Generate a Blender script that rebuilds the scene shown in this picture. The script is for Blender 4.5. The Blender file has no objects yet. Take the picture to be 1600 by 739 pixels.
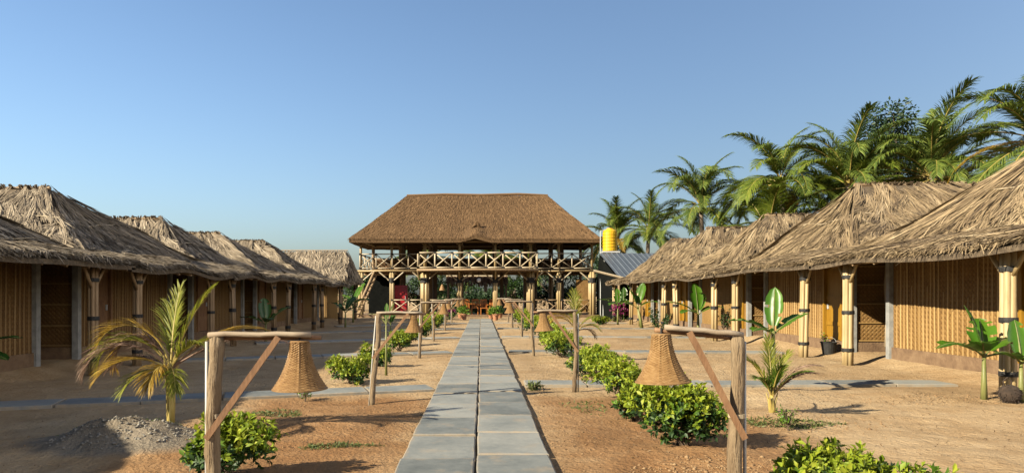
import bpy, math, random
import numpy as np
from mathutils import Vector

R = math.radians
rnd = random.Random(7)
SC = bpy.context.scene
COL = SC.collection

# ------------------------------------------------------------------ camera, sky, sun, exposure
F = 1062.0            # focal length in pixels of the 1600 px wide photograph
EYE = 1.40
cam = bpy.data.cameras.new('camera')
cam.sensor_width = 36.0
cam.lens = 36.0 * F / 1600.0
cam.shift_x = 48.0 / 1600.0
cam.shift_y = 92.5 / 1600.0
cam.clip_end = 4000
camo = bpy.data.objects.new('camera', cam)
camo.location = (0, 0, EYE)
camo.rotation_euler = (R(90), 0, 0)
COL.objects.link(camo)
SC.camera = camo

SUN_EL = R(27.5)
SUN_AZ = R(30)        # light travels towards (+cos, +sin)
world = bpy.data.worlds.new('World')
SC.world = world
world.use_nodes = True
wn = world.node_tree
bg = wn.nodes['Background']
sky = wn.nodes.new('ShaderNodeTexSky')
sky.sky_type = 'NISHITA'
sky.sun_disc = False
sky.sun_elevation = SUN_EL
sky.sun_rotation = -math.atan2(-math.cos(SUN_AZ), -math.sin(SUN_AZ))
sky.altitude = 0
sky.air_density = 1.15
sky.dust_density = 2.7
sky.ozone_density = 4.0
wn.links.new(sky.outputs[0], bg.inputs[0])
bg.inputs[1].default_value = 0.05

sl = bpy.data.lights.new('sun', 'SUN')
sl.energy = 5.0
sl.angle = R(0.55)
sl.color = (1.0, 0.89, 0.68)
so = bpy.data.objects.new('sun', sl)
tv = Vector((math.cos(SUN_AZ) * math.cos(SUN_EL), math.sin(SUN_AZ) * math.cos(SUN_EL), -math.sin(SUN_EL)))
so.rotation_euler = tv.to_track_quat('-Z', 'Y').to_euler()
so.location = (-20, -20, 30)
COL.objects.link(so)
SC.view_settings.view_transform = 'Standard'
SC.view_settings.look = 'None'
SC.view_settings.gamma = 1.0
SC.view_settings.exposure = 1.92
SC.view_settings.use_curve_mapping = False

# ------------------------------------------------------------------ materials
def _mat(name):
    m = bpy.data.materials.new(name)
    m.use_nodes = True
    nt = m.node_tree
    b = nt.nodes['Principled BSDF']
    return m, nt, b

def nd(nt, typ, **kw):
    n = nt.nodes.new(typ)
    for k, v in kw.items():
        setattr(n, k, v)
    return n

ALB = .485              # one albedo scale for every surface colour below
def ramp(nt, stops, alb=ALB):
    stops = [(p, tuple(v * alb for v in c)) for p, c in stops]
    r = nd(nt, 'ShaderNodeValToRGB')
    e = r.color_ramp.elements
    while len(e) < len(stops):
        e.new(0.5)
    for el, (p, c) in zip(e, stops):
        el.position = p
        el.color = (*c, 1) if len(c) == 3 else c
    return r

def math_n(nt, op, a, b=None):
    n = nd(nt, 'ShaderNodeMath', operation=op)
    for i, v in enumerate((a, b)):
        if v is None:
            continue
        if isinstance(v, (int, float)):
            n.inputs[i].default_value = v
        else:
            nt.links.new(v, n.inputs[i])
    return n.outputs[0]

def noise(nt, vec, scale, detail=4, rough=0.6):
    n = nd(nt, 'ShaderNodeTexNoise')
    n.inputs['Scale'].default_value = scale
    n.inputs['Detail'].default_value = detail
    n.inputs['Roughness'].default_value = rough
    if vec is not None:
        nt.links.new(vec, n.inputs['Vector'])
    return n.outputs['Fac']

def coords(nt, stretch=(1, 1, 1), per_object=True, kind='Object'):
    tc = nd(nt, 'ShaderNodeTexCoord')
    mp = nd(nt, 'ShaderNodeMapping')
    mp.inputs['Scale'].default_value = stretch
    nt.links.new(tc.outputs[kind], mp.inputs['Vector'])
    if not per_object:
        return mp.outputs[0]
    oi = nd(nt, 'ShaderNodeObjectInfo')
    ad = nd(nt, 'ShaderNodeVectorMath', operation='ADD')
    sc = nd(nt, 'ShaderNodeVectorMath', operation='SCALE')
    sc.inputs[0].default_value = (17, 31, 23)
    nt.links.new(oi.outputs['Random'], sc.inputs['Scale'])
    nt.links.new(mp.outputs[0], ad.inputs[0])
    nt.links.new(sc.outputs[0], ad.inputs[1])
    return ad.outputs[0]

def bump(nt, b, h, strength, dist=0.02):
    bp = nd(nt, 'ShaderNodeBump')
    bp.inputs['Strength'].default_value = strength
    bp.inputs['Distance'].default_value = dist
    nt.links.new(h, bp.inputs['Height'])
    nt.links.new(bp.outputs[0], b.inputs['Normal'])

def simple(name, stops, scale=6, stretch=(1, 1, 1), rough=0.8, bstr=0.4, bscale=30, island=0.0, objrand=0.0, spec=0.3, bdist=0.01, per_object=True, tint=0.0):
    m, nt, b = _mat(name)
    v = coords(nt, stretch, per_object)
    fac = noise(nt, v, scale)
    fac = math_n(nt, 'MULTIPLY_ADD', math_n(nt, 'SUBTRACT', fac, 0.5), 1.7)
    fac.node.inputs[2].default_value = 0.5
    if island:
        g = nd(nt, 'ShaderNodeNewGeometry')
        mx = nd(nt, 'ShaderNodeMix')
        mx.inputs[0].default_value = island
        nt.links.new(fac, mx.inputs[2]); nt.links.new(g.outputs['Random Per Island'], mx.inputs[3])
        fac = mx.outputs[0]
    if objrand:
        g = nd(nt, 'ShaderNodeObjectInfo')
        mx = nd(nt, 'ShaderNodeMix')
        mx.inputs[0].default_value = objrand
        nt.links.new(fac, mx.inputs[2]); nt.links.new(g.outputs['Random'], mx.inputs[3])
        fac = mx.outputs[0]
    if tint:
        at = nd(nt, 'ShaderNodeAttribute'); at.attribute_name = 'tint'
        mx = nd(nt, 'ShaderNodeMix')
        mx.inputs[0].default_value = tint
        nt.links.new(fac, mx.inputs[2]); nt.links.new(at.outputs['Fac'], mx.inputs[3])
        fac = mx.outputs[0]
    rp = ramp(nt, stops)
    nt.links.new(fac, rp.inputs[0])
    nt.links.new(rp.outputs[0], b.inputs['Base Color'])
    b.inputs['Roughness'].default_value = rough
    b.inputs['Specular IOR Level'].default_value = spec
    if bstr:
        bump(nt, b, noise(nt, v, bscale, 3), bstr, bdist)
    return m

def leafmat(name, stops, trans=0.35, rough=0.55, spec=0.28, nscale=9):
    m, nt, b = _mat(name)
    g = nd(nt, 'ShaderNodeNewGeometry')
    v = coords(nt)
    f = noise(nt, v, nscale, 2)
    mx = nd(nt, 'ShaderNodeMix')
    mx.inputs[0].default_value = 0.65
    nt.links.new(f, mx.inputs[2]); nt.links.new(g.outputs['Random Per Island'], mx.inputs[3])
    rp = ramp(nt, stops)
    nt.links.new(mx.outputs[0], rp.inputs[0])
    nt.links.new(rp.outputs[0], b.inputs['Base Color'])
    b.inputs['Roughness'].default_value = rough
    b.inputs['Specular IOR Level'].default_value = spec
    tr = nd(nt, 'ShaderNodeBsdfTranslucent')
    nt.links.new(rp.outputs[0], tr.inputs['Color'])
    ms = nd(nt, 'ShaderNodeMixShader')
    ms.inputs[0].default_value = trans
    nt.links.new(b.outputs[0], ms.inputs[1]); nt.links.new(tr.outputs[0], ms.inputs[2])
    nt.links.new(ms.outputs[0], nt.nodes['Material Output'].inputs['Surface'])
    return m

M = {}
M['thatch'] = simple('palm_thatch', [(0.0, (0.065, 0.043, 0.025)), (.3, (0.187, 0.129, 0.071)), (.6, (0.341, 0.246, 0.137)), (.85, (0.476, 0.357, 0.212)), (1, (0.544, 0.441, 0.289))], scale=1.6, rough=.85, bstr=0, island=.6, tint=.65)
M['thatch_grey'] = simple('weathered_palm_thatch', [(0.0, (0.063, 0.049, 0.034)), (.3, (0.178, 0.137, 0.092)), (.6, (0.334, 0.263, 0.180)), (.85, (0.481, 0.395, 0.282)), (1, (0.585, 0.496, 0.369))], scale=1.6, rough=.85, bstr=0, island=.6, tint=.65)
M['thatch_under'] = simple('dark_old_thatch', [(0, (.05, .036, .022)), (.5, (.13, .095, .06)), (1, (.24, .18, .115))], scale=14, stretch=(1, 1, 1), rough=.95, bstr=.8, bscale=40, bdist=.03)
M['reed'] = simple('brown_reed_thatch', [(0, (0.068, 0.037, 0.014)), (.4, (0.162, 0.090, 0.037)), (.75, (0.253, 0.145, 0.065)), (1, (0.333, 0.208, 0.101))], scale=.9, rough=.9, bstr=0, island=.75)
M['reed_under'] = simple('packed_reed', [(0, (0.052, 0.028, 0.012)), (.5, (0.138, 0.078, 0.033)), (1, (0.216, 0.128, 0.057))], scale=18, rough=.95, bstr=.9, bscale=60, bdist=.03)
M['bamboo'] = simple('dry_bamboo', [(0, (0.281, 0.185, 0.080)), (.45, (0.442, 0.319, 0.152)), (.8, (0.561, 0.428, 0.232)), (1, (0.629, 0.521, 0.320))], scale=5, stretch=(4, 4, .5), rough=.5, bstr=.25, bscale=9, objrand=.4, spec=.4)
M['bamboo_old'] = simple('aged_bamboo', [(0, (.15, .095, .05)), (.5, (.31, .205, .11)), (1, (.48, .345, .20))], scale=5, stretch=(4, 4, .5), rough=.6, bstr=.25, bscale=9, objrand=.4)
M['bamboo_pale'] = simple('bleached_bamboo', [(0, (.34, .26, .16)), (.5, (.52, .42, .28)), (1, (.68, .57, .41))], scale=5, stretch=(4, 4, .5), rough=.55, bstr=.25, bscale=9, objrand=.4)
M['lath'] = simple('split_bamboo_lath', [(0, (0.270, 0.157, 0.053)), (.5, (0.421, 0.267, 0.100)), (1, (0.556, 0.376, 0.163))], scale=4, stretch=(5, 5, .6), rough=.55, bstr=.2, bscale=12, objrand=.55)
M['lath_shaded'] = simple('shaded_bamboo_lath', [(0, (0.167, 0.091, 0.029)), (.5, (0.261, 0.155, 0.055)), (1, (0.345, 0.218, 0.090))], scale=4, stretch=(5, 5, .6), rough=.55, bstr=.2, bscale=12, objrand=.55)  # darker copy of the lath, shade of the left fronts in its colour
M['band'] = simple('black_binding', [(0, (.008, .008, .009)), (1, (.03, .028, .026))], scale=20, rough=.7, bstr=.5, bscale=80, spec=.3)
M['log'] = simple('bare_log', [(0, (0.093, 0.056, 0.029)), (.35, (0.192, 0.129, 0.070)), (.7, (0.278, 0.201, 0.118)), (1, (0.351, 0.271, 0.171))], scale=4, stretch=(6, 6, .7), rough=.8, bstr=1.0, bscale=10, objrand=.2, bdist=.025)
M['stick'] = simple('peeled_stick', [(0, (0.202, 0.135, 0.079)), (.5, (0.347, 0.269, 0.188)), (1, (0.448, 0.389, 0.296))], scale=4, stretch=(1, 5, 5), rough=.75, bstr=.4, bscale=14, objrand=.3)
M['brace'] = simple('sawn_wood', [(0, (0.136, 0.064, 0.028)), (.5, (0.255, 0.133, 0.062)), (1, (0.357, 0.212, 0.109))], scale=6, stretch=(3, 3, 1), rough=.7, bstr=.4, bscale=18, objrand=.3)
M['cane'] = simple('woven_cane', [(0, (0.136, 0.067, 0.021)), (.45, (0.260, 0.142, 0.049)), (1, (0.384, 0.238, 0.099))], scale=26, stretch=(1, 1, 2.4), rough=.6, bstr=.4, bscale=80, objrand=.15, bdist=.004)
M['pvc'] = simple('grey_conduit', [(0, (.40, .39, .36)), (1, (.58, .56, .52))], scale=5, rough=.45, bstr=0)
M['concrete'] = simple('grey_concrete', [(0, (.19, .195, .19)), (.5, (.30, .30, .29)), (1, (.41, .40, .375))], scale=7, rough=.9, bstr=.4, bscale=50)
M['plinth'] = simple('mud_plinth', [(0, (0.119, 0.070, 0.040)), (.5, (0.204, 0.127, 0.072)), (1, (0.289, 0.193, 0.112))], scale=5, rough=.95, bstr=.7, bscale=24, bdist=.02)
M['ochre'] = simple('ochre_painted_wood', [(0, (0.231, 0.112, 0.007)), (.5, (0.322, 0.165, 0.012)), (1, (0.385, 0.211, 0.024))], scale=4, stretch=(3, 3, .6), rough=.5, bstr=.15, bscale=20)
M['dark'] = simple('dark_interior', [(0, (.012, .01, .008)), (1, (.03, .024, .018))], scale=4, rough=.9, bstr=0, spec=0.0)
M['net'] = simple('black_shade_net', [(0, (.006, .007, .007)), (1, (.016, .017, .016))], scale=8, rough=.9, bstr=.3, spec=0.0)
M['cloth_white'] = simple('white_cloth', [(0, (.62, .61, .58)), (1, (.8, .79, .76))], scale=4, rough=.85, bstr=.2)
M['red'] = simple('red_enamel', [(0, (.34, .012, .016)), (1, (.47, .02, .026))], scale=3, rough=.35, bstr=0, spec=.5)
M['orange_wood'] = simple('orange_varnished_wood', [(0, (.36, .11, .02)), (.5, (.5, .17, .035)), (1, (.6, .24, .06))], scale=5, stretch=(1, 1, 4), rough=.4, bstr=.1, objrand=.3)
M['terracotta'] = simple('terracotta', [(0, (.36, .15, .075)), (1, (.52, .25, .13))], scale=8, rough=.85, bstr=.2)
M['tank'] = simple('yellow_plastic', [(0, (.72, .40, .005)), (1, (.82, .50, .012))], scale=3, rough=.4, bstr=0, spec=.45)
M['sheet'] = simple('blue_grey_sheet_metal', [(0, (.06, .075, .10)), (.5, (.09, .11, .14)), (1, (.14, .16, .19))], scale=2.5, rough=.45, bstr=.1, objrand=.2)
M['steel'] = simple('painted_steel', [(0, (.45, .46, .46)), (1, (.62, .63, .63))], scale=4, rough=.45, bstr=0)
M['glass_white'] = simple('white_globe', [(0, (.72, .73, .74)), (1, (.82, .83, .84))], scale=2, rough=.2, bstr=0)
M['trunk'] = simple('palm_bark', [(0, (.12, .085, .06)), (.5, (.22, .17, .125)), (1, (.33, .265, .20))], scale=3, stretch=(1, 1, 5), rough=.9, bstr=.8, bscale=10, bdist=.03)
M['bark'] = simple('tree_bark', [(0, (.06, .045, .03)), (1, (.19, .14, .10))], scale=6, rough=.9, bstr=.6)
M['coir'] = simple('dark_coconut_husk', [(0, (.018, .012, .009)), (1, (.08, .052, .035))], scale=14, rough=.95, bstr=.9, bscale=50, bdist=.01)
M['stone_grey'] = simple('grey_rubble', [(0, (0.165, 0.150, 0.128)), (.5, (0.270, 0.247, 0.210)), (1, (0.375, 0.345, 0.300))], scale=9, rough=.95, bstr=.8, bscale=26, bdist=.02, island=.3)
M['clod'] = simple('sandy_clods', [(0, (0.187, 0.107, 0.048)), (.5, (0.306, 0.189, 0.092)), (1, (0.425, 0.287, 0.152))], scale=9, rough=.95, bstr=.6, bscale=40, island=.5)
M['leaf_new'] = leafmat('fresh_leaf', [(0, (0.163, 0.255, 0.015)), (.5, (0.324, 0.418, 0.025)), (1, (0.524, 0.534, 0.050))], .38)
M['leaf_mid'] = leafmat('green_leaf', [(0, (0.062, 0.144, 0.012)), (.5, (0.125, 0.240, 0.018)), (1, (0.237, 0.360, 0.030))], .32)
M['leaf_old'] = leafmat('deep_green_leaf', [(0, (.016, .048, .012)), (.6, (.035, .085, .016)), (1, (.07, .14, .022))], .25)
M['leaf_dark'] = leafmat('dark_tree_leaf', [(0, (.010, .030, .012)), (.6, (.028, .065, .022)), (1, (.06, .11, .03))], .2)
M['frond'] = leafmat('coconut_frond', [(0, (0.050, 0.098, 0.020)), (.5, (0.127, 0.193, 0.032)), (1, (0.323, 0.366, 0.055))], .28, rough=.55, spec=.25)
M['frond_light'] = leafmat('light_coconut_frond', [(0, (0.089, 0.155, 0.018)), (.5, (0.191, 0.262, 0.026)), (1, (0.357, 0.381, 0.053))], .35, rough=.55, spec=.25)
M['frond_young'] = leafmat('young_palm_green', [(0, (0.115, 0.158, 0.013)), (.5, (0.276, 0.304, 0.027)), (1, (0.483, 0.441, 0.063))], .42)
M['frond_gold'] = leafmat('yellowing_palm', [(0, (0.300, 0.176, 0.016)), (.5, (0.480, 0.290, 0.032)), (1, (0.550, 0.405, 0.080))], .42)
M['frond_dry'] = leafmat('dry_palm', [(0, (.15, .085, .055)), (.5, (.32, .20, .14)), (1, (.48, .34, .25))], .25, rough=.8)
M['banana'] = leafmat('banana_leaf', [(0, (0.040, 0.128, 0.011)), (.5, (0.088, 0.221, 0.016)), (1, (0.192, 0.357, 0.027))], .42, rough=.35)
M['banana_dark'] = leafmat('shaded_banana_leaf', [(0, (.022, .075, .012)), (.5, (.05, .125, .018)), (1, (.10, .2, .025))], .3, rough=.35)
M['pseudostem'] = simple('banana_stem', [(0, (0.099, 0.102, 0.028)), (.5, (0.186, 0.197, 0.052)), (1, (0.273, 0.258, 0.098))], scale=5, stretch=(3, 3, .6), rough=.5, bstr=.3)
M['stem_gold'] = simple('palm_petiole', [(0, (.28, .19, .05)), (.5, (.45, .34, .09)), (1, (.56, .46, .16))], scale=5, stretch=(3, 3, .6), rough=.5, bstr=.2)
M['stem_brown'] = simple('woody_stem', [(0, (.08, .055, .035)), (1, (.2, .14, .09))], scale=9, rough=.9, bstr=.4)
M['grass'] = leafmat('weedy_grass', [(0, (.05, .085, .02)), (.5, (.12, .16, .04)), (1, (.25, .26, .08))], .3)
M['magenta'] = leafmat('magenta_flower', [(0, (.22, .02, .10)), (1, (.42, .05, .22))], .3)
M['litter'] = leafmat('dry_litter', [(0, (.08, .05, .03)), (.5, (.2, .13, .07)), (1, (.34, .24, .14))], .1, rough=.9)

def weave_mat(name, stops, sc=11.0):
    """plaited mat: alternating small cells with fibres running crosswise"""
    m, nt, b = _mat(name)
    tc = nd(nt, 'ShaderNodeTexCoord')
    sp = nd(nt, 'ShaderNodeSeparateXYZ')
    nt.links.new(tc.outputs['Object'], sp.inputs[0])
    h = math_n(nt, 'ADD', sp.outputs[0], sp.outputs[1])
    cb = nd(nt, 'ShaderNodeCombineXYZ')
    d1 = math_n(nt, 'ADD', h, sp.outputs[2]); d2 = math_n(nt, 'SUBTRACT', h, sp.outputs[2])
    nt.links.new(d1, cb.inputs[0]); nt.links.new(d2, cb.inputs[1])
    ck = nd(nt, 'ShaderNodeTexChecker')
    ck.inputs['Scale'].default_value = sc
    nt.links.new(cb.outputs[0], ck.inputs['Vector'])
    w1 = math_n(nt, 'SINE', math_n(nt, 'MULTIPLY', d1, sc * 25)); w2 = math_n(nt, 'SINE', math_n(nt, 'MULTIPLY', d2, sc * 25))
    mx = nd(nt, 'ShaderNodeMix')
    nt.links.new(ck.outputs['Fac'], mx.inputs[0]); nt.links.new(w1, mx.inputs[2]); nt.links.new(w2, mx.inputs[3])
    # cell crown
    s1 = math_n(nt, 'ABSOLUTE', math_n(nt, 'SINE', math_n(nt, 'MULTIPLY', d1, sc * math.pi)))
    s2 = math_n(nt, 'ABSOLUTE', math_n(nt, 'SINE', math_n(nt, 'MULTIPLY', d2, sc * math.pi)))
    cell = math_n(nt, 'MULTIPLY', s1, s2)
    hh = math_n(nt, 'ADD', math_n(nt, 'MULTIPLY', mx.outputs[0], .18), cell)
    n = noise(nt, tc.outputs['Object'], 3.2, 5)
    fac = math_n(nt, 'ADD', math_n(nt, 'MULTIPLY', n, .75), math_n(nt, 'MULTIPLY', ck.outputs['Fac'], .12))
    fac = math_n(nt, 'ADD', fac, math_n(nt, 'MULTIPLY', cell, .14))
    rp = ramp(nt, stops)
    nt.links.new(fac, rp.inputs[0]); nt.links.new(rp.outputs[0], b.inputs['Base Color'])
    b.inputs['Roughness'].default_value = .75
    b.inputs['Specular IOR Level'].default_value = .25
    bump(nt, b, hh, .9, .012)
    return m
M['mat_wall'] = weave_mat('plaited_bamboo_mat', [(.15, (0.136, 0.069, 0.019)), (.5, (0.260, 0.141, 0.040)), (.85, (0.375, 0.229, 0.079))])
M['mat_shaded'] = weave_mat('shaded_bamboo_mat', [(.15, (0.090, 0.043, 0.011)), (.5, (0.172, 0.087, 0.023)), (.85, (0.247, 0.142, 0.046))])  # wall mat darkened and browned to deepen the shade on the left huts

def sand_mat():
    m, nt, b = _mat('sandy_ground')
    tc = nd(nt, 'ShaderNodeTexCoord')
    P = tc.outputs['Object']
    big = noise(nt, P, .35, 5, .6)
    mid = noise(nt, P, 2.6, 5, .65)
    fine = noise(nt, P, 38, 4, .7)
    grain = noise(nt, P, 160, 2, .7)
    f = math_n(nt, 'ADD', math_n(nt, 'MULTIPLY', big, .45), math_n(nt, 'MULTIPLY', mid, .35))
    f = math_n(nt, 'ADD', f, math_n(nt, 'MULTIPLY', fine, .22))
    rp = ramp(nt, [(.30, (.30, .185, .088)), (.46, (.43, .29, .155)), (.58, (.53, .385, .225)), (.72, (.63, .48, .30))])
    nt.links.new(f, rp.inputs[0])
    # reddish loam in the planting beds beside the path
    sp = nd(nt, 'ShaderNodeSeparateXYZ'); nt.links.new(P, sp.inputs[0])
    ax = math_n(nt, 'ABSOLUTE', sp.outputs[0])
    wob = math_n(nt, 'MULTIPLY', math_n(nt, 'SUBTRACT', noise(nt, P, 1.1, 4, .65), .5), 3.0)
    bx = math_n(nt, 'SUBTRACT', 1.55, math_n(nt, 'ABSOLUTE', math_n(nt, 'SUBTRACT', ax, 1.9)))
    by = math_n(nt, 'SUBTRACT', 9.7, sp.outputs[1])
    bb = math_n(nt, 'ADD', math_n(nt, 'MINIMUM', bx, by), math_n(nt, 'MULTIPLY', wob, .55))
    mr = nd(nt, 'ShaderNodeMapRange'); mr.interpolation_type = 'SMOOTHSTEP'
    mr.inputs['From Min'].default_value = -.15; mr.inputs['From Max'].default_value = .75
    mr.inputs['To Max'].default_value = .85
    nt.links.new(bb, mr.inputs['Value'])
    rp2 = ramp(nt, [(.30, (.17, .075, .028)), (.47, (.28, .140, .055)), (.60, (.38, .215, .098)), (.74, (.50, .33, .175))])
    nt.links.new(f, rp2.inputs[0])
    mx = nd(nt, 'ShaderNodeMix', data_type='RGBA')
    nt.links.new(mr.outputs[0], mx.inputs[0]); nt.links.new(rp.outputs[0], mx.inputs[6]); nt.links.new(rp2.outputs[0], mx.inputs[7])
    ex = math_n(nt, 'DIVIDE', math_n(nt, 'ADD', sp.outputs[0], 3.4), .95); ey = math_n(nt, 'DIVIDE', math_n(nt, 'SUBTRACT', sp.outputs[1], 6.5), .55)
    er = math_n(nt, 'ADD', math_n(nt, 'MULTIPLY', ex, ex), math_n(nt, 'MULTIPLY', ey, ey))
    er = math_n(nt, 'ADD', er, math_n(nt, 'MULTIPLY', wob, .5))
    mg = nd(nt, 'ShaderNodeMapRange'); mg.inputs['From Min'].default_value = 1.25; mg.inputs['From Max'].default_value = .7
    nt.links.new(er, mg.inputs['Value'])
    rp3 = ramp(nt, [(.3, (.12, .098, .072)), (.5, (.235, .195, .145)), (.7, (.37, .315, .245))]); nt.links.new(f, rp3.inputs[0])
    m3 = nd(nt, 'ShaderNodeMix', data_type='RGBA')
    nt.links.new(mg.outputs[0], m3.inputs[0]); nt.links.new(mx.outputs[2], m3.inputs[6]); nt.links.new(rp3.outputs[0], m3.inputs[7])
    mx = m3
    # tiny dark crumbs
    sp_ = ramp(nt, [(.30, (.55, .5, .45)), (.42, (1, 1, 1))], 1)
    nt.links.new(grain, sp_.inputs[0])
    mu = nd(nt, 'ShaderNodeMix', data_type='RGBA', blend_type='MULTIPLY'); mu.inputs[0].default_value = .8
    nt.links.new(mx.outputs[2], mu.inputs[6]); nt.links.new(sp_.outputs[0], mu.inputs[7])
    nt.links.new(mu.outputs[2], b.inputs['Base Color'])
    b.inputs['Roughness'].default_value = 1.0
    b.inputs['Specular IOR Level'].default_value = .1
    hh = math_n(nt, 'ADD', math_n(nt, 'MULTIPLY', noise(nt, P, 5.5, 3, .6), 1.0), math_n(nt, 'MULTIPLY', noise(nt, P, 22, 3, .7), .55))
    hh = math_n(nt, 'ADD', hh, math_n(nt, 'MULTIPLY', grain, .16))
    bump(nt, b, hh, .75, .05)
    return m
M['sand'] = sand_mat()

def slab_mat():
    m, nt, b = _mat('blue_grey_slate')
    v = coords(nt)
    oi = nd(nt, 'ShaderNodeObjectInfo')
    n1 = noise(nt, v, 2.3, 5, .6); n2 = noise(nt, v, 14, 4, .65)
    f = math_n(nt, 'ADD', math_n(nt, 'MULTIPLY', n1, .55), math_n(nt, 'MULTIPLY', n2, .25))
    f = math_n(nt, 'ADD', f, math_n(nt, 'MULTIPLY', oi.outputs['Random'], .32))
    rp = ramp(nt, [(.30, (.110, .122, .120)), (.5, (.205, .218, .208)), (.7, (.315, .318, .290))])
    nt.links.new(f, rp.inputs[0])
    dust = ramp(nt, [(.56, (0, 0, 0)), (.78, (1, 1, 1))], 1)
    nt.links.new(noise(nt, v, 3.1, 5, .7), dust.inputs[0])
    tg = nd(nt, 'ShaderNodeTexCoord'); sg = nd(nt, 'ShaderNodeSeparateXYZ'); nt.links.new(tg.outputs['Generated'], sg.inputs[0])
    ed = None
    for k in (0, 1):
        c = math_n(nt, 'MULTIPLY', math_n(nt, 'ABSOLUTE', math_n(nt, 'SUBTRACT', sg.outputs[k], .5)), 2.0)
        ed = c if ed is None else math_n(nt, 'MAXIMUM', ed, c)
    ed = math_n(nt, 'ADD', ed, math_n(nt, 'MULTIPLY', math_n(nt, 'SUBTRACT', noise(nt, v, 6, 4, .7), .5), .35))
    er = nd(nt, 'ShaderNodeMapRange'); er.inputs['From Min'].default_value = .90; er.inputs['From Max'].default_value = 1.04; er.inputs['To Max'].default_value = .75
    nt.links.new(ed, er.inputs['Value'])
    df = math_n(nt, 'MAXIMUM', math_n(nt, 'MULTIPLY', dust.outputs[0], .7), er.outputs[0])
    mx = nd(nt, 'ShaderNodeMix', data_type='RGBA')
    nt.links.new(df, mx.inputs[0])
    nt.links.new(rp.outputs[0], mx.inputs[6]); mx.inputs[7].default_value = (.42 * ALB, .31 * ALB, .19 * ALB, 1)
    nt.links.new(mx.outputs[2], b.inputs['Base Color'])
    b.inputs['Roughness'].default_value = .75
    b.inputs['Specular IOR Level'].default_value = .35
    bump(nt, b, math_n(nt, 'ADD', noise(nt, v, 9, 4, .6), math_n(nt, 'MULTIPLY', n2, .3)), .3, .015)
    return m
M['slab'] = slab_mat()

# ------------------------------------------------------------------ mesh helpers
def wloc(o):
    v = Vector((0, 0, 0))
    while o is not None:
        v += o.location
        o = o.parent
    return v

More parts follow.
